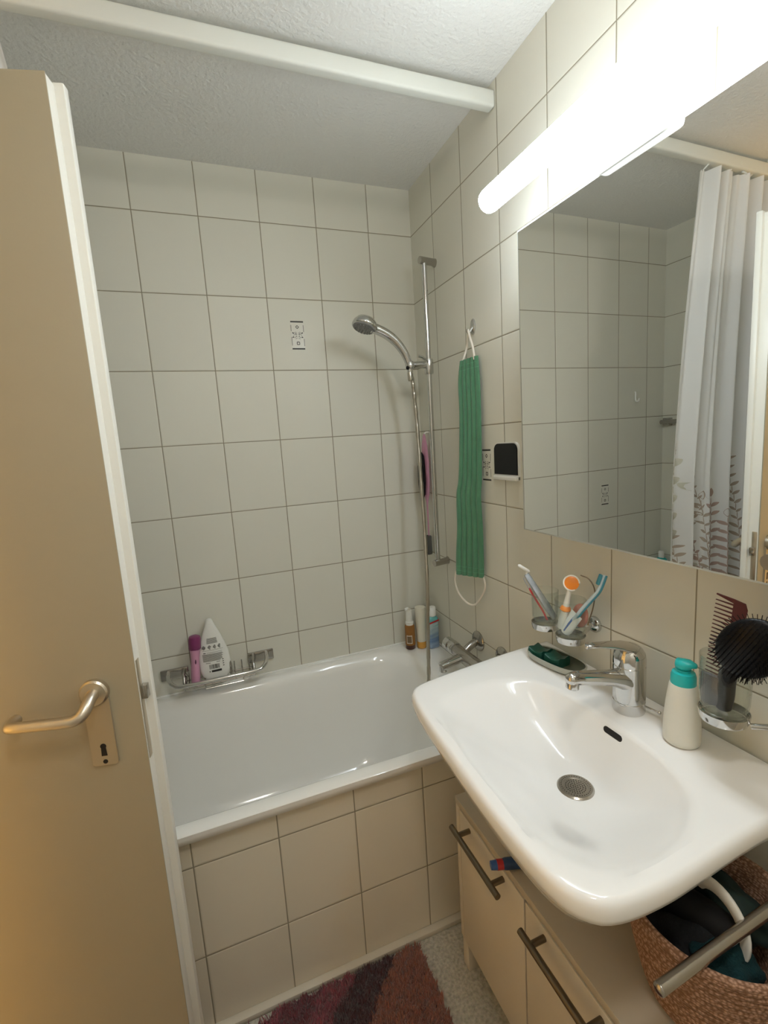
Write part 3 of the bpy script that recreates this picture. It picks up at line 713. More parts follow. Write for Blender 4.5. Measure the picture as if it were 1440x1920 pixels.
rings.append(ring(lambda i: max(BR[i], OR[i]-.028) if OR[i]-BR[i] < .06 else OR[i]-.028, SZ-.0005))
rings.append(ring(lambda i: BR[i]+min(.012, (OR[i]-BR[i])*.3), SZ-.001))
rings.append(ring(lambda i: BR[i], SZ-.0035))
nb = 30
for k in range(1, nb+1):
    t = k/nb; r_ = []
    for i, a in enumerate(angs):
        e = V(ctr.x+math.cos(a)*BR[i], ctr.y+math.sin(a)*BR[i], 0); rear = (1+math.cos(a))/2
        dr_ = (e-drain).normalized(); q = drain+dr_*.030
        pw = 1.6+1.6*rear**2
        d = .105*(1-(1-t**1.18)**pw)
        c = e.lerp(q, t); r_.append(V(c.x, c.y, SZ-.0035-d))
    rings.append(r_)
loft(bm, rings, True, True)
obj('ceramic_bowl', bm, M_CER, ws, angle=75)
DZ = SZ-.0035-.105
bm = B()
lathe(bm, [(.034, -.002), (.034, .0015), (.031, .0040), (.0235, .0038), (.0228, .0022), (.012, .0022), (.0, .0024)], (drain.x, drain.y, DZ), (0, 0, 1), 40); dr = obj('drain_strainer', bm, M_STEEL, ws)
bm = B()
for rr, n in ((.0, 1), (.0045, 6), (.009, 12), (.0135, 18), (.018, 24), (.0262, 34)):
    for k in range(n):
        a = 2*PI*k/n; zt = DZ+(.0025 if rr < .02 else .0041); lathe(bm, [(.00085 if rr > .02 else .0010, 0), (.00085 if rr > .02 else .0010, .0003)], (drain.x+rr*math.cos(a), drain.y+rr*math.sin(a), zt), (0, 0, 1), 6)
obj('strainer_holes', bm, M_HOLE, dr)
# overflow slot on the rear slope of the bowl
def bowl_surf(y, z):
    """x of the rear bowl wall at given y,z by scanning the rings"""
    best = None
    for r1, r2 in zip(rings[11:], rings[12:]):
        for i in range(NA):
            a, b = r1[i], r2[i]
            if a.x > ctr.x+.02 and (a.z-z)*(b.z-z) <= 0 and a.z != b.z:
                t = (z-a.z)/(b.z-a.z); p = a.lerp(b, t)
                if best is None or abs(p.y-y) < best[0]: best = (abs(p.y-y), p.x)
    return best[1]
bm = B()
o0 = V(bowl_surf(-1.136, .838), -1.136, .838); o1 = V(bowl_surf(-1.136, .826), -1.136, .826)
up_ = (o0-o1).normalized(); yy = V(0, 1, 0); nn = up_.cross(yy).normalized(); nn = -nn if nn.x > 0 else nn
oc_ = (o0+o1)/2
def slot(w, h, off, dep, b):
    pts = []
    for s, a0 in ((1, -90), (-1, 90)):
        for k in range(9):
            a = math.radians(a0+180*k/8); pts.append(oc_+yy*(s*(w-h)+h*math.cos(a))+up_*(h*math.sin(a))+nn*off)
    prism(b, pts, nn*dep)
slot(.0225, .0062, -.003, .0036, bm); ov = obj('overflow_slot', bm, M_HOLE, ws, smooth=False)
# wall trap below
bm = B(); tube(bm, [(drain.x, drain.y, .71), (drain.x, drain.y, .60), (drain.x+.02, drain.y-.01, .560), (drain.x+.06, drain.y-.01, .560), (drain.x+.08, drain.y, .60), (drain.x+.10, drain.y, .64), (-.03, drain.y, .645), (-.001, drain.y, .645)], .018, 16, 4); obj('trap_pipe', bm, M_WHITE, ws)

# ------------------------------------------------------------------ basin mixer tap
FX, FY = -.083, -1.108
fa = thing('basin_tap', 'chrome single-lever mixer tap standing on the washbasin', 'faucet', (FX, FY, SZ))
TR = .0308
bm = B(); lathe(bm, [(TR-.001, -.001), (TR, .002), (TR, .022), (TR-.0012, .023), (TR-.0012, .025), (TR, .026), (TR, .098), (TR-.0012, .0995), (TR-.0012, .1015)], (FX, FY, SZ), (0, 0, 1), 48); obj('tap_body', bm, M_CHROME, fa, angle=30)
bm = B(); lathe(bm, [(TR, .1016), (TR, .114), (TR-.002, .124), (TR-.007, .133), (TR-.014, .139), (.008, .142), (.0, .1425)], (FX, FY, SZ), (0, 0, 1), 48)
rr = []
for t, w, h, z in ((-.16, .010, .004, .133), (-.12, .018, .007, .134), (0, .0235, .0075, .137), (.2, .0215, .0062, .1425), (.45, .0160, .0050, .150), (.8, .0105, .0040, .158), (.97, .0085, .0036, .161), (1, .0055, .002, .161)):
    x = FX-.004-.106*t; rr.append([V(x, FY+w*math.copysign(abs(math.cos(a))**.7, math.cos(a)), SZ+z+h*math.copysign(abs(math.sin(a))**.7, math.sin(a))) for a in [2*PI*i/28 for i in range(28)]])
loft(bm, rr); ellipsoid(bm, (FX-.109, FY, SZ+.158), .0035, .0035, .0035); obj('lever', bm, M_CHROME, fa, angle=40)
bm = B()
rr = []
for t, w, h, z in ((0, .027, .029, .066), (.08, .025, .0235, .070), (.17, .021, .019, .075), (.3, .0175, .0165, .081), (.55, .0150, .0150, .090), (.8, .0138, .0140, .098), (.93, .0142, .0140, .1015), (1.0, .0130, .0125, .102)):
    x = FX-.010-.138*t; rr.append([V(x, FY+w*math.cos(a), SZ+z+h*math.sin(a)) for a in [2*PI*i/32 for i in range(32)]])
loft(bm, rr); ellipsoid(bm, (FX-.148, FY, SZ+.102), .0105, .0130, .0125); lathe(bm, [(.0118, 0), (.0125, .004), (.0125, .016), (.010, .018)], (FX-.144, FY, SZ+.100), (-.12, 0, -1), 24)
obj('spout', bm, M_CHROME, fa, angle=50)
bm = B(); tube(bm, [(FX+.016, FY-.024, SZ+.014), (FX+.020, FY-.054, SZ+.015)], .0022, 10); ellipsoid(bm, (FX+.020, FY-.054, SZ+.015), .0035, .0035, .0035); obj('pull_rod', bm, M_CHROME, fa)

# ------------------------------------------------------------------ pump bottle on the basin
PX, PY = -.083, -1.223; DS = .80
pp = thing('soap_dispenser', 'white tapered soap bottle with teal pump on the washbasin', 'soap dispenser', (PX, PY, SZ))
bm = B(); lathe(bm, [(r*DS, h) for r, h in ((.034, .0005), (.0375, .004), (.038, .012), (.0372, .04), (.0335, .075), (.0295, .10), (.0280, .109), (.0262, .1135), (.018, .1145))], (PX, PY, SZ), (0, 0, 1), 44); obj('bottle_body', bm, M_CREAM, pp, angle=50)
bm = B(); lathe(bm, [(r*DS, h-.003) for r, h in ((.0250, .1145), (.0255, .117), (.0252, .131), (.0225, .1375), (.014, .139), (.014, .143))], (PX, PY, SZ), (0, 0, 1), 36)
hz = [(.0, .0128, .147), (.5, .0135, .152)]
rr = []
hd = V(.35, -.94, 0).normalized(); sd = V(-hd.y, hd.x, 0)
for t, w, h, z in ((-.016, .007, .008, .1535), (-.013, .0125, .0115, .1530), (0, .0155, .0125, .1530), (.010, .0135, .0115, .1545), (.018, .0085, .0065, .1565), (.024, .0065, .0045, .1560), (.026, .004, .0025, .1550)):
    rr.append([V(PX, PY, SZ+z)+hd*t*DS+sd*w*DS*1.1*math.cos(a)+V(0, 0, h*DS*1.1*math.sin(a)-.005) for a in [2*PI*i/24 for i in range(24)]])
loft(bm, rr); obj('pump_head', bm, M_TEAL, pp, angle=50)

# ------------------------------------------------------------------ soap dish with two dark green soaps
dc = V(-.082, -.892, SZ); da = V(.16, -.987, 0).normalized(); db = V(-da.y, da.x, 0)
sdh = thing('soap_dish', 'oval grey soap dish with dark lining on the left of the washbasin', 'soap dish', dc)
def oval(L_, W_, z, n=48, e=2.6):
    return [dc+da*(L_*math.copysign(abs(math.cos(a))**(2/e), math.cos(a)))+db*(W_*math.copysign(abs(math.sin(a))**(2/e), math.sin(a)))+V(0, 0, z) for a in [2*PI*i/n for i in range(n)]]
bm = B(); loft(bm, [oval(.070, .030, .0005), oval(.078, .037, .006), oval(.0805, .039, .018), oval(.0795, .038, .020), oval(.0765, .035, .0185)], True, False); obj('dish_rim', bm, M_DISH, sdh)
bm = B(); loft(bm, [oval(.0764, .0349, .0184), oval(.074, .033, .010), oval(.068, .028, .006)], False, True); obj('dish_lining', bm, M_DISHIN, sdh)
for k, off in enumerate((-.046, .006)):
    c = dc+da*off+db*(-.004)
    bm = B(); rr = []
    for t in [i/12 for i in range(13)]:
        u = (t-.5)*.044; sag = .007*math.sin(PI*t)
        hh = .029-sag; rr.append([c+da*u+db*x+V(0, 0, z) for x, z in ((-.019, .0065), (.019, .0065), (.021, hh*.6), (.019, hh), (.015, hh+.002), (0, hh-.002), (-.015, hh+.002), (-.019, hh), (-.021, hh*.6))])
    loft(bm, rr)
    tag(obj('soap_block', bm, M_DKGREEN, angle=50), ('dark green soap block at the far end of the oval dish' if k == 0 else 'dark green soap block at the tap end of the oval dish'), 'soap', 'soap blocks in the dish')

# ------------------------------------------------------------------ tumblers and holders
def tumbler(x, y, z, r, h, label, name='tumbler'):
    bm = B()
    lathe(bm, [(.0, 0), (r*.70, 0), (r*.86, .004), (r*.95, h*.25), (r, h-.001), (r-.0008, h), (r-.0016, h-.001), (r*.95-.0016, h*.25), (r*.86-.002, .012), (r*.6, .0095), (.0, .009)], (x, y, z), (0, 0, 1), 44, False, False)
    bmesh.ops.remove_doubles(bm, verts=bm.verts[:], dist=1e-5*3)
    return tag(obj(name, bm, M_GLASS, angle=50), label, 'glass', 'tumblers in wall holders')
G1 = V(-.090, -.951, .948); G2 = V(-.082, -.853, .944); G3 = V(-.092, -1.300, .950)
def cup_holder(label, centres, wall, arms, r=.034):
    t = thing('tumbler_holder', label, 'tumbler holder', wall)
    bm = B(); lathe(bm, [(.020, -.001), (.020, .005), (.016, .010), (.009, .012)], wall, (-1, 0, 0), 28); obj('wall_rosette', bm, M_CHROME, t)
    for c, a in zip(centres, arms):
        bm = B(); lathe(bm, [(r*.55, -.004), (r*.78, -.012), (r*.92, -.010), (r*.99, -.001), (r*1.0, .006), (r*.965, .006), (r*.93, -.001), (r*.6, -.002), (r*.4, -.002)], c, (0, 0, 1), 40); obj('cup_ring', bm, M_CHROME, t)
        bm = B(); tube(bm, a, .0048, 12, 4); obj('arm', bm, M_CHROME, t)
cup_holder('double chrome holder carrying the two tumblers left of the tap', (G1, G2), (0, -.935, .955),
           ([(-.010, -.935, .955), (-.022, -.938, .950), (-.045, -.944, .943), (-.060, -.947, .940)], [(-.010, -.935, .955), (-.020, -.920, .950), (-.035, -.900, .943), (-.052, -.885, .940)]))
cup_holder('single chrome holder carrying the tumbler with comb and brush', (G3,), (0, -1.402, .962), ([(-.010, -1.402, .962), (-.040, -1.390, .958), (-.060, -1.365, .952), (-.078, -1.334, .942)],), .0365)
tumbler(G1.x, G1.y, G1.z, .035, .092, 'clear tumbler with orange toothbrush and toothpaste, nearer the tap')
tumbler(G2.x, G2.y, G2.z, .033, .090, 'clear tumbler holding the razor, farther from the tap')
tumbler(G3.x, G3.y, G3.z, .0365, .100, 'clear tumbler holding comb and hairbrush beside the teal pump bottle')

# razor in far tumbler
rz = thing('razor', 'grey safety razor with white head leaning left in the far tumbler', 'razor', G2+V(0, 0, .012))
p0, p1 = V(-.068, -.872, .962), V(-.108, -.815, 1.068)
bm = B(); tube(bm, [p0, p0.lerp(p1, .25), p0.lerp(p1, .6), p0.lerp(p1, .9), p1], .0, 14, radii=[.0125, .0150, .0135, .0125, .011], flat=.5); obj('handle', bm, M_GREYBLUE, rz)
hd0 = p1+V(-.006, .002, .016); hdv = V(.736, -.36, -.57).normalized()
bm = B(); tube(bm, [hd0-hdv*.017, hd0-hdv*.014, hd0+hdv*.014, hd0+hdv*.017], .0, 12, radii=[.002, .0042, .0042, .002]); tube(bm, [p1, hd0+hdv*.010], .0028, 8); obj('razor_head', bm, M_WHITE, rz)
rt = thing('toothbrush', 'red and clear toothbrush leaning beside the razor in the far tumbler', 'toothbrush', G2+V(0, 0, .01))
p0, p1 = V(-.088, -.868, .960), V(-.118, -.838, 1.04)
bm = B(); tube(bm, [p0, p0.lerp(p1, .3)+V(.002, 0, 0), p0.lerp(p1, .7), p1], .003, 10, 4, flat=.7); obj('handle', bm, M_RED, rt)
p2 = p1+(p1-p0).normalized()*.028
bm = B(); tube(bm, [p1-(p1-p0)*.03, p2], .0035, 10, flat=.6); obj('brush_head', bm, M_CLEARP, rt)
# orange tooth brush / interdental brush
ob = thing('toothbrush', 'white toothbrush with round orange head and orange collar in the tumbler nearer the tap', 'toothbrush', G1+V(0, 0, .01))
p0, p1 = V(-.100, -.932, .965), V(-.090, -.950, 1.068)
bm = B(); tube(bm, [p0.lerp(p1, .52), p0.lerp(p1, .80), p1], .0, 12, radii=[.0075, .0058, .005]); obj('white_shaft', bm, M_WHITE, ob)
bm = B(); tube(bm, [p0.lerp(p1, .42), p0.lerp(p1, .46), p0.lerp(p1, .52), p0.lerp(p1, .55)], .0, 16, radii=[.008, .0125, .0105, .007]); obj('orange_collar', bm, M_ORANGE, ob)
bm = B(); tube(bm, [p0, p0.lerp(p1, .15), p0.lerp(p1, .43)], .0, 14, radii=[.011, .012, .010], flat=.75); obj('handle', bm, M_TUBEW, ob)
hd_ = V(-.55, -.62, .25).normalized(); hc = p1+V(.002, -.002, .010)
bm = B(); lathe(bm, [(.0, -.006), (.012, -.005), (.0165, -.001), (.0165, .004), (.012, .006)], hc, hd_, 28); hh = obj('orange_head', bm, M_ORANGE, ob)
u_, v_ = frame(hd_)
bm = B(); tube(bm, [hc+u_*.0165*math.cos(a)+v_*.0165*math.sin(a)+hd_*.003 for a in [2*PI*k/28 for k in range(24)]], .0022, 8); obj('white_rim', bm, M_WHITE, ob)
# blue long brush
bl = thing('toothbrush', 'long curved pale blue and teal toothbrush leaning right in the tumbler nearer the tap', 'toothbrush', G1+V(0, 0, .01))
pts = [V(-.100, -.940, .962), V(-.098, -.965, .992), V(-.094, -.990, 1.028), V(-.090, -1.010, 1.055), V(-.088, -1.028, 1.078), V(-.086, -1.036, 1.096), V(-.085, -1.044, 1.118)]
bm = B(); tube(bm, pts, .0, 12, 5, radii=lambda t: .0058-.0022*t, flat=.75); obj('handle', bm, M_LTBLUE, bl)
bm = B(); tube(bm, [p+V(.0030, -.0030, -.001) for p in pts], .0, 10, 5, radii=lambda t: .0045-.0017*t, flat=.8); obj('grip_stripe', bm, M_TBLUE, bl)
bm = B(); tube(bm, [pts[-2]+V(-.006, .003, .002), pts[-1]+V(-.006, .003, .002)], .0045, 10, flat=.7); obj('bristles', bm, M_TBLUE, bl)
# toothpaste tube in the tumbler
tp = thing('toothpaste_tube', 'blue and white toothpaste tube upside down in the tumbler nearer the tap', 'toothpaste', G1+V(0, 0, .01))
p0, p1 = V(-.104, -.950, .962), V(-.094, -.975, 1.012)
bm = B(); rr = []
for t, w, h in ((0, .010, .010), (.1, .012, .011), (.5, .0145, .008), (1, .016, .0012)):
    c = p0.lerp(p1, t); u, v = frame(p1-p0, (.9, .1, 0)); rr.append([c+u*w*math.cos(a)+v*h*math.sin(a) for a in [2*PI*i/20 for i in range(20)]])
loft(bm, rr); obj('tube_body', bm, M_TUBEW, tp)
bm = B(); rr = []
for t, w, h in ((.12, .0045, .0117), (.5, .0055, .0088), (.85, .003, .0045)):
    c = p0.lerp(p1, t); rr.append([c+u*w*math.cos(a)+v*h*math.sin(a) for a in [2*PI*i/16 for i in range(16)]])
loft(bm, rr); obj('blue_print', bm, M_BLUE, tp)
# pink floss cap behind
bm = B(); ellipsoid(bm, (-.072, -.962, 1.000), .010, .022, .030, Matrix.Rotation(.3, 3, 'X'))
tag(obj('face_sponge', bm, mat('salmon_sponge', (.58,.26,.21), .8, bump=(200, 1, .002), var=(50, .12))), 'salmon pink sponge pressed in the back of the tumbler nearer the tap', 'sponge')
bm = B(); tube(bm, [(-.072, -.985, .985), (-.065, -.994, 1.03), (-.066, -.999, 1.07), (-.073, -.990, 1.094), (-.080, -.972, 1.100)], .0014, 8, 6)
tag(obj('wire_loop', bm, M_DARKMETAL), 'thin dark wire loop arching over the tumbler nearer the tap', 'wire')

# ------------------------------------------------------------------ comb and brush in right tumbler
cm = thing('comb', 'burgundy wide-tooth comb standing in the right tumbler', 'comb', G3+V(0, 0, .01))
c0 = V(-.083, -1.280, .965); cu = V(-.02, -.115, 1).normalized(); cvv = V(-.10, .990, .10).normalized()  # up, teeth direction
def CP(h, w): return c0+cu*h+cvv*w
bm = B()
nrm = cu.cross(cvv).normalized()*.0022
prism(bm, [CP(0, -.018)-nrm/2, CP(.170, -.024)-nrm/2, CP(.180, -.020)-nrm/2, CP(.182, -.004)-nrm/2, CP(.183, .022)-nrm/2, CP(.181, .022)-nrm/2, CP(.175, -.004)-nrm/2, CP(0, -.006)-nrm/2], nrm)
obj('spine', bm, M_BURG, cm, smooth=False)
bm = B()
for k in range(24):
    h = .172-k*.0072
    prism(bm, [CP(h+.0013, -.006)-nrm/2, CP(h+.0005, .022)-nrm/2, CP(h-.0005, .022)-nrm/2, CP(h-.0013, -.006)-nrm/2], nrm)
obj('teeth', bm, M_BURG, cm, smooth=False)
hb = thing('hairbrush', 'black hairbrush with oval bristled head standing in the right tumbler', 'hairbrush', G3+V(0, 0, .01))
bm = B(); pts = [V(-.100, -1.305, .966), V(-.104, -1.309, .99), V(-.110, -1.314, 1.02), V(-.115, -1.324, 1.05)]
tube(bm, pts, .0, 16, 5, radii=lambda t: .011+.002*math.sin(t*PI)); obj('handle', bm, M_BLACK, hb)
hc = V(-.118, -1.350, 1.088); hu = V(0, -.50, .86).normalized(); hw = V(.35, -.80, -.47); hw = (hw-hu*hw.dot(hu)).normalized(); hn = hu.cross(hw).normalized()
if hn.y > 0: hn = -hn
Mh = axes(hw, hn, hu)
bm = B(); ellipsoid(bm, hc, .041, .016, .056, Mh, 32); obj('brush_head', bm, M_BLACK, hb)
bm = B(); rl = random.Random(11)
for iu in range(-7, 8):
    for iv in range(-11, 12):
        a, b = iu/7.5*.039, iv/11.5*.053
        q = (a/.041)**2+(b/.056)**2
        if q > .94: continue
        base = hc+hw*a+hu*b+hn*(.016*math.sqrt(1-q)*.9)
        d = (hn+hw*a*9+hu*b*7).normalized()
        tube(bm, [base, base+d*.012], .00055, 4)
for k in range(56):   # outer rows fanning sideways
    a = 2*PI*k/56; base = hc+hw*.039*math.cos(a)+hu*.054*math.sin(a); d = (hw*math.cos(a)+hu*math.sin(a)+hn*.25).normalized()
    tube(bm, [base, base+d*.011], .0006, 4)
o = obj('bristles', bm, M_BLACK, hb); o['kind'] = 'stuff'
bm = B(); rr = []
for t, w in ((0, .012), (.5, .018), (1, .021)):
    c = V(-.112, -1.288, .968).lerp(V(-.118, -1.300, 1.022), t); rr.append([c+V(-.3*w*math.cos(a)*.2, w*math.cos(a), 0)+V(.004*math.sin(a), 0, 0) for a in [2*PI*i/20 for i in range(20)]])
loft(bm, rr)
tag(obj('nail_file', bm, mat('grey_board', (.10,.10,.11), .6, var=(60, .15))), 'flat grey board leaning inside the right tumbler', 'nail file')

# ------------------------------------------------------------------ mirror cabinet and lamp
mc = thing('mirror_cabinet', 'mirror cabinet above the washbasin reflecting curtain and tiles', 'mirror cabinet', (0, -1.11, 1.184))
MY0, MY1, MZ0, MZ1 = -.808, -1.412, 1.184, 1.886
yaw, til = math.radians(-1.0915), math.radians(-.184)
mn = V(-math.cos(yaw)*math.cos(til), math.sin(yaw), math.sin(til)).normalized(); MP0 = V(-.1118, -.66, 1.15)
def mx(y, z): return MP0.x-(mn.y*(y-MP0.y)+mn.z*(z-MP0.z))/mn.x
bm = B(); box(bm, (-.0005, MY0-.004, MZ0+.004), (-.090, MY1+.004, MZ1-.004), .002); obj('cabinet_body', bm, M_WHITE, mc)
bm = B(); w = .0035; dep = .0012
def MP(y, z, d): return V(mx(y, z)+d, y, z)
O_ = [(MY0, MZ0), (MY1, MZ0), (MY1, MZ1), (MY0, MZ1)]; I_ = [(MY0-w, MZ0+w), (MY1+w, MZ0+w), (MY1+w, MZ1-w), (MY0-w, MZ1-w)]
rb = [bm.verts.new(MP(y, z, .006)) for y, z in O_]; ro = [bm.verts.new(MP(y, z, dep)) for y, z in O_]; ri = [bm.verts.new(MP(y, z, 0)) for y, z in I_]
for i in range(4):
    j = (i+1) % 4
    bm.faces.new((rb[i], rb[j], ro[j], ro[i])).material_index = 1; bm.faces.new((ro[i], ro[j], ri[j], ri[i])).material_index = 2
bm.faces.new(ri); bm.faces.new(rb[::-1]).material_index = 1
obj('mirror_door', bm, [M_MIRROR, M_WHITE, mat('bevelled_glass_edge', (.50,.52,.48), .35, .3, var=(9, .02))], mc, smooth=False)
for y in (-.86, -1.36):
    bm = B(); tube(bm, [(-.088, y, 1.22), (-.105, y, 1.22)], .012, 12); obj('hinge', bm, M_CHROME2, mc)
LX, LZ, LR = -.155, 1.966, .0265
lp = thing('vanity_lamp', 'glowing white tube lamp mounted above the mirror cabinet', 'lamp', (LX, -1.11, LZ))
M_LAMP = emit('lamp_glow', (.83, .925, 1.0), 25)
M_LAMPB = emit('lamp_glow_dim', (.84, .93, 1.0), 10)  # no separate housing: tube's upper back glows less to keep the ceiling darker
bm = B(); lathe(bm, [(.004, 0), (.018, .0015), (.025, .007), (LR, .016), (LR, .684), (.025, .693), (.018, .6985), (.004, .70)], (LX, -.752, LZ), (0, -1, 0), 36); lt = obj('light_tube', bm, [M_LAMP, M_LAMPB], lp)
for pl_ in lt.data.polygons:
    if abs(pl_.normal.y) < .9 and pl_.normal.z*.8+pl_.normal.x*.6 > .30: pl_.material_index = 1
bm = B(); box(bm, (-.012, -1.035, 1.888), (-.140, -1.190, 1.948), .010, 3); obj('lamp_mount', bm, emit('mount_glow', (.86,.94,1), .55), lp)  # mount is no lamp; its emission stands in for the tube's glare

# ------------------------------------------------------------------ vanity base cabinet
KX, KY0, KY1, KZ0, KZ1 = -.335, -.806, -1.392, .095, .512
vc = thing('base_cabinet', 'low cream two-door cabinet standing under the washbasin', 'cabinet', (-.17, -1.10, 0))
bm = B()
box(bm, (-.004, KY0, KZ0), (KX, KY0-.016, KZ1-.018), .001); box(bm, (-.004, KY1+.016, KZ0), (KX, KY1, KZ1-.018), .001)
box(bm, (-.004, KY0-.016, KZ0), (KX+.004, KY1+.016, KZ0+.016)); box(bm, (-.004, KY0-.016, KZ0), (-.010, KY1+.016, KZ1-.018))
obj('carcass', bm, M_CAB, vc)
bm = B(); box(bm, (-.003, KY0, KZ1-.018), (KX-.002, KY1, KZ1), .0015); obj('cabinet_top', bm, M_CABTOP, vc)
mid = (KY0+KY1)/2+.009
for ya, yb in ((KY0-.0205, mid+.0022), (mid-.0022, KY1+.0205)):
    bm = B(); box(bm, (KX+.014, ya, KZ0+.003), (KX-.002, yb, KZ1-.024), .0015); d = obj('cabinet_door', bm, M_CAB, vc)
    hy0 = ya-.025 if ya == KY0-.0205 else ya-.030
    bm = B(); hx = KX-.036; L0 = ya-.020; L1 = L0-.200
    if ya != KY0-.0205: L0 = ya-.028; L1 = L0-.200
    tube(bm, [(hx, L0, .468), (hx, L1, .468)], .0068, 14)
    for yy_ in (L0-.030, L1+.030): tube(bm, [(KX-.002, yy_, .468), (hx, yy_, .468)], .0062, 12)
    obj('door_handle', bm, M_DARKMETAL, d)
for x in (KX+.020, -.03):
    for y in (KY0-.014, KY1+.014):
        bm = B(); box(bm, (x-.016, y-.014, 0), (x+.016, y+.014, KZ0), .002); obj('leg', bm, M_CAB, vc)
# small tube on the cabinet top poking out
tt = thing('small_tube', 'small blue and red tube poking out from the cabinet top under the basin', 'tube', (-.33, -1.03, KZ1))
bm = B(); q0, q1 = V(-.373, -1.026, KZ1+.014), V(-.270, -1.056, KZ1+.012)
tube(bm, [q0.lerp(q1, .24), q0.lerp(q1, .3), q0.lerp(q1, 1)], .0, 16, radii=[.010, .0115, .0115]); obj('tube_body', bm, mat('dark_blue_tube', (.02,.05,.13), .4, var=(30, .1)), tt)
bm = B(); tube(bm, [q0.lerp(q1, .12), q0.lerp(q1, .245)], .0102, 16); obj('red_band', bm, M_RED, tt)
bm = B(); tube(bm, [q0, q0.lerp(q1, .12)], .0, 16, radii=[.0085, .0095]); obj('cap', bm, M_BLUE, tt)
# folded paper packet between
bm = B(); box(bm, (-.30, -.88, KZ1+.001), (-.20, -1.0, KZ1+.035), .008, 3)
tag(obj('paper_packet', bm, mat('kraft_packet', (.55,.42,.30), .7, var=(20, .05))), 'cream paper packet lying on the cabinet top below the basin', 'packet')

# ------------------------------------------------------------------ rope basket and contents
BC = V(-.178, -1.350, KZ1); 
bk = thing('rope_basket', 'pinkish brown woven rope basket on the cabinet below the basin', 'basket', BC)
def rope_mat():
    m = mat('woven_rope', (.40,.24,.16), .95); nt = m.node_tree; N = nt.nodes.new; L = nt.links.new; b = nt.nodes['Principled BSDF']
    tc = N('ShaderNodeTexCoord'); vo = N('ShaderNodeTexVoronoi'); vo.inputs['Scale'].default_value = 190; vo.inputs['Randomness'].default_value = .6
    mp = N('ShaderNodeMapping'); mp.inputs['Scale'].default_value = (1, 1, 1.5); L(tc.outputs['Object'], mp.inputs[0]); L(mp.outputs[0], vo.inputs['Vector'])
    cr = N('ShaderNodeValToRGB'); cr.color_ramp.elements[0].position = .15; cr.color_ramp.elements[0].color = (.52,.32,.225,1)
    cr.color_ramp.elements[1].position = .62; cr.color_ramp.elements[1].color = (.22,.115,.065,1)
    L(vo.outputs['Distance'], cr.inputs[0]); L(cr.outputs[0], b.inputs['Base Color'])
    bp = N('ShaderNodeBump'); bp.inputs['Strength'].default_value = 1; bp.inputs['Distance'].default_value = .002; bp.invert = True
    L(vo.outputs['Distance'], bp.inputs['Height']); L(bp.outputs['Normal'], b.inputs['Normal']); return m
bm = B(); prof = [(.02, .001), (.080, .001)]
nr = 15
def br(t): return .084+.040*t**.75
for k in range(nr):
    t0 = k/nr
    for s in range(4):
        t = (k+s/4)/nr; prof.append((br(t)+.0028*math.sin(PI*s/4), .004+.166*t))
prof += [(br(1)+.002, .172), (br(1)-.001, .177), (br(1)-.006, .177), (br(1)-.010, .172), (br(.9)-.011, .15), (br(.5)-.011, .09), (.076, .02), (.02, .012)]
lathe(bm, prof, BC, (0, 0, 1), 72, True, True); obj('basket_wall', bm, rope_mat(), bk, angle=80)
def lump(name, label, cat, c, rx, ry, rz, m, seed=1, amp=.25, rot=0):
    bm = B(); r = bmesh.ops.create_icosphere(bm, subdivisions=4, radius=1); rs = random.Random(seed)
    ph = [rs.uniform(0, 6) for _ in range(6)]
    for v in bm.verts:
        p = v.co; d = 1+amp*(math.sin(p.x*4+ph[0])*math.sin(p.y*3+ph[1])+.6*math.sin(p.z*6+ph[2]+p.x*5)*math.sin(p.y*7+ph[3]))*.6
        v.co = Matrix.Rotation(rot, 3, 'Z') @ V(p.x*rx*d, p.y*ry*d, p.z*rz*d)+Vector(c)
    return tag(obj(name, bm, m, angle=180), label, cat)
lump('cloth', 'black crumpled cloth filling the rope basket', 'cloth', BC+V(-.008, .012, .092), .078, .074, .052, M_DKCLOTH, 2)
lump('washcloth', 'teal terry washcloth at the near right side in the rope basket', 'washcloth', BC+V(-.030, -.045, .115), .050, .040, .036, M_TERRY, 5)
lump('dark_pouch', 'dark green pouch at the wall side in the rope basket', 'pouch', BC+V(.055, .006, .130), .038, .060, .036, mat('dark_green_fabric', (.015,.035,.032), .7, var=(20, .2)), 9)
bm = B(); rr = []
for k in range(17):
    a = math.radians(150-165*k/16); c = BC+V(.012, -.012, .155)+V(-.012*math.cos(a)*0-.004, -.045*math.cos(a), .045*math.sin(a))+V(-.02*(k/16), 0, 0)
    rr.append(c)
tube(bm, rr, .0, 14, radii=lambda t: .0125-.004*abs(t-.4), flat=.5, up=(1, 0, 0))
tag(obj('hair_band', bm, M_WHITE, angle=60), 'curved off-white hair band standing in the rope basket', 'hair band')
bd_ = thing('hair_dryer', 'black hair dryer lying in the rope basket', 'hair dryer', BC+V(0, .03, .12))
bm = B(); lathe(bm, [(.018, 0), (.024, .004), (.027, .02), (.027, .07), (.022, .10), (.019, .115), (.016, .117)], BC+V(-.025, .062, .140), (.25, -.95, .05), 28); obj('barrel', bm, M_SATINBLACK, bd_)
bm = B(); tube(bm, [BC+V(-.010, .02, .130), BC+V(.02, .01, .085), BC+V(.035, 0, .06)], .0, 16, 4, radii=lambda t: .015-.003*t); obj('grip', bm, M_SATINBLACK, bd_)

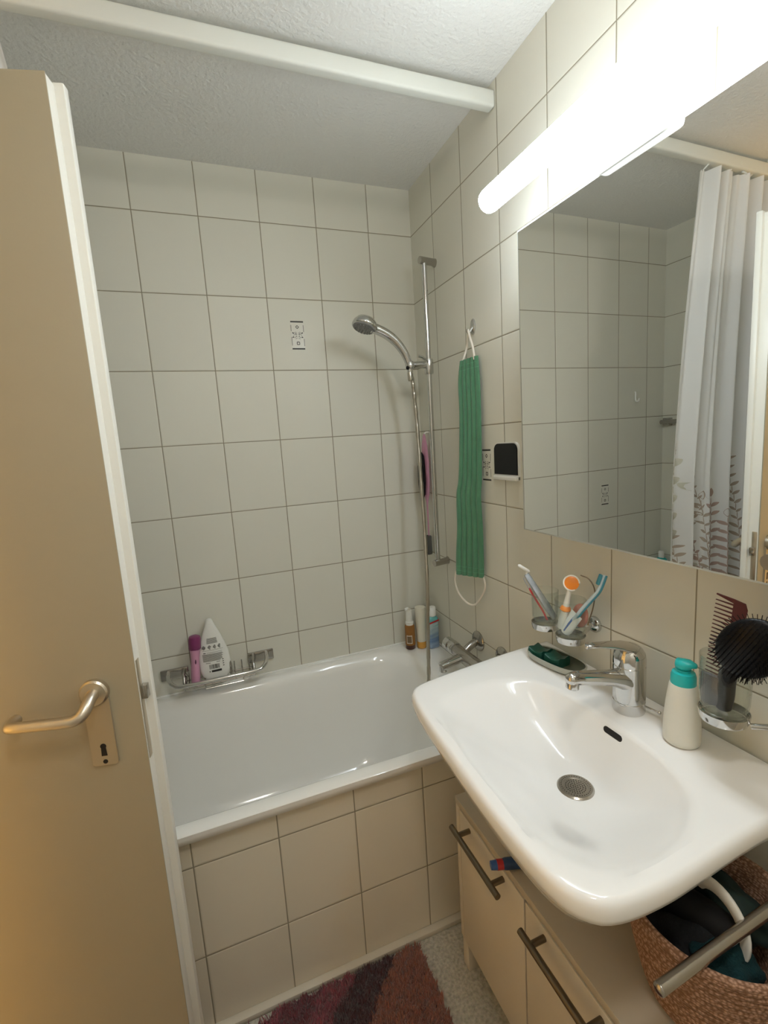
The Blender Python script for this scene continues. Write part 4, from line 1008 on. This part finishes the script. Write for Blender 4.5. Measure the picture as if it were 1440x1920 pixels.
# towel arm
ta = thing('towel_bar', 'dull metal towel bar reaching out from the wall over the basket', 'towel rail', (0, -1.405, .70))
bm = B(); tube(bm, [(-.010, -1.398, .700), (-.12, -1.402, .700), (-.366, -1.412, .700)], .0085, 18); ellipsoid(bm, (-.366, -1.412, .700), .004, .0085, .0085); obj('bar', bm, M_CHROME2, ta)
bm = B(); lathe(bm, [(.022, -.001), (.022, .006), (.012, .012)], (0, -1.398, .700), (-1, 0, 0), 24); obj('wall_rosette', bm, M_CHROME2, ta)

# ------------------------------------------------------------------ rug
rug = thing('bath_rug', 'shaggy bath rug with burgundy, dark and terracotta facets on the floor', 'rug', (-.80, -1.1, 0))
RX0, RX1, RY0, RY1 = -.432, -1.02, -.728, -1.55
def rugcol(x, y):
    # facets with straight borders
    wob = .008*math.sin(x*60)+.008*math.sin(y*70)
    u = (x+.505)-(y+.728)*.92+wob
    if u > 0: return 0 if (x+.50)*-.6-(y+.80) < .0 or True else 0
    if u > -.115: return 1
    if u > -.20: return 2
    if u > -.30: return 3
    return 2 if math.sin(x*9+y*4) > 0 else 1
RC = [(.36,.135,.085), (.085,.022,.026), (.30,.065,.085), (.19,.035,.045)]
def rug_mat():
    m = mat('rug_pile', (.2,.05,.05), .95, sheen=.4); nt = m.node_tree; N = nt.nodes.new; L = nt.links.new
    a = N('ShaderNodeAttribute'); a.attribute_name = 'pile'; a.attribute_type = 'GEOMETRY'
    L(a.outputs['Color'], nt.nodes['Principled BSDF'].inputs['Base Color']); return m
M_RUG = rug_mat()
bm = B(); box(bm, (RX0-.004, RY0-.004, .001), (RX1+.004, RY1+.004, .010), .003); obj('rug_backing', bm, mat('rug_base', (.07,.02,.02), .95, var=(30, .2)), rug)
rs = random.Random(21); verts, faces, cols = [], [], []
NT_ = 34000
for k in range(NT_):
    if k < NT_*.72: x = rs.uniform(RX1+.18, RX0); y = rs.uniform(RY0-.26, RY0)
    else: x = rs.uniform(RX1, RX0); y = rs.uniform(RY1, RY0)
    c = RC[rugcol(x, y)]; j = rs.uniform(.62, 1.35); c = tuple(min(1, v*j*rs.uniform(.92, 1.08)) for v in c)
    clump = (math.sin(x*170+3*math.sin(y*90))*.5, math.cos(y*160+2*math.sin(x*110))*.5)
    dx = clump[0]*.010+rs.uniform(-.006, .006); dy = clump[1]*.010+rs.uniform(-.006, .006); h = rs.uniform(.016, .028)
    w = rs.uniform(.0011, .0019); a0 = rs.uniform(0, 6.28); i0 = len(verts)
    for q in range(3): verts.append((x+w*math.cos(a0+2.094*q), y+w*math.sin(a0+2.094*q), .006))
    for q in range(3): verts.append((x+dx*.45+w*1.1*math.cos(a0+2.094*q), y+dy*.45+w*1.1*math.sin(a0+2.094*q), .006+h*.6))
    verts.append((x+dx, y+dy, .006+h))
    for q in range(3):
        n = (q+1) % 3; faces += [(i0+q, i0+n, i0+3+n, i0+3+q), (i0+3+q, i0+3+n, i0+6)]
    cols += [c]*7
me = bpy.data.meshes.new('rug_pile'); me.from_pydata(verts, [], faces); me.materials.append(M_RUG)
at = me.color_attributes.new('pile', 'FLOAT_COLOR', 'POINT'); buf = []
for c in cols: buf += [c[0], c[1], c[2], 1]
at.data.foreach_set('color', buf)
pile = bpy.data.objects.new('rug_pile', me); COL.objects.link(pile); pile.parent = rug; pile.matrix_parent_inverse = Matrix.Translation(-Vector(rug.location)); pile['kind'] = 'stuff'

# ------------------------------------------------------------------ added lamps out of view
hl = thing('added_hall_lamp', 'unseen warm lamp added in the hallway to light the door face', 'lamp', (-2.10, -1.78, 0))  # unseen, added for the warm hallway light on the door
bm = B(); lathe(bm, [(.13, 0), (.13, .015), (.02, .025)], (-2.10, -1.78, 0), (0, 0, 1), 32); obj('lamp_base', bm, M_NICKEL, hl)
bm = B(); tube(bm, [(-2.10, -1.78, .02), (-2.10, -1.78, .88)], .010, 14); obj('pole', bm, M_NICKEL, hl)
bm = B(); lathe(bm, [(.10, .78), (.08, 1.04), (.02, 1.045)], (-2.10, -1.78, 0), (0, 0, 1), 32); obj('lamp_shade', bm, emit('warm_shade_glow', (1, .58, .17), 40), hl)
rc = thing('fill_lamp', 'unseen fill lamp added at the ceiling behind the camera', 'lamp', (-.75, -1.90, ZC))  # unseen, added as fill for the tub skirt, floor and cabinet
bm = B(); lathe(bm, [(.10, 0), (.10, -.02), (.07, -.05), (.0, -.06)], (-.75, -1.90, ZC-.001), (0, 0, 1), 28); obj('fill_shade', bm, emit('fill_glow', (1, .955, .88), 36), rc)
w = bpy.data.worlds.new('World'); scn.world = w; w.use_nodes = True
w.node_tree.nodes['Background'].inputs[0].default_value = (.05, .05, .05, 1)

# ------------------------------------------------------------------ camera
cam = bpy.data.cameras.new('camera'); co = bpy.data.objects.new('camera', cam); COL.objects.link(co)
cam.sensor_fit = 'HORIZONTAL'; cam.sensor_width = 36; cam.lens = 36*876.58/1440; cam.clip_start = .02
rt_, dw_, fw_ = V(.932921, -.354461, -.063377), V(-.111431, -.116827, -.986881), V(.342407, .927744, -.148488)
Mx = Matrix(((rt_.x, -dw_.x, -fw_.x, 0), (rt_.y, -dw_.y, -fw_.y, 0), (rt_.z, -dw_.z, -fw_.z, 0), (0, 0, 0, 1)))
co.matrix_world = Matrix.Translation(V(-.8393, -1.7768, 1.4258)) @ Mx
scn.camera = co

scn.view_settings.view_transform = 'Standard'; scn.view_settings.look = 'None'; scn.view_settings.gamma = 1
scn.view_settings.use_curve_mapping = False; scn.view_settings.exposure = 0.58
scn.cycles.max_bounces = 12; scn.cycles.diffuse_bounces = 8; scn.cycles.glossy_bounces = 6; scn.cycles.transmission_bounces = 10
scn.cycles.caustics_reflective = True; scn.cycles.sample_clamp_indirect = 4
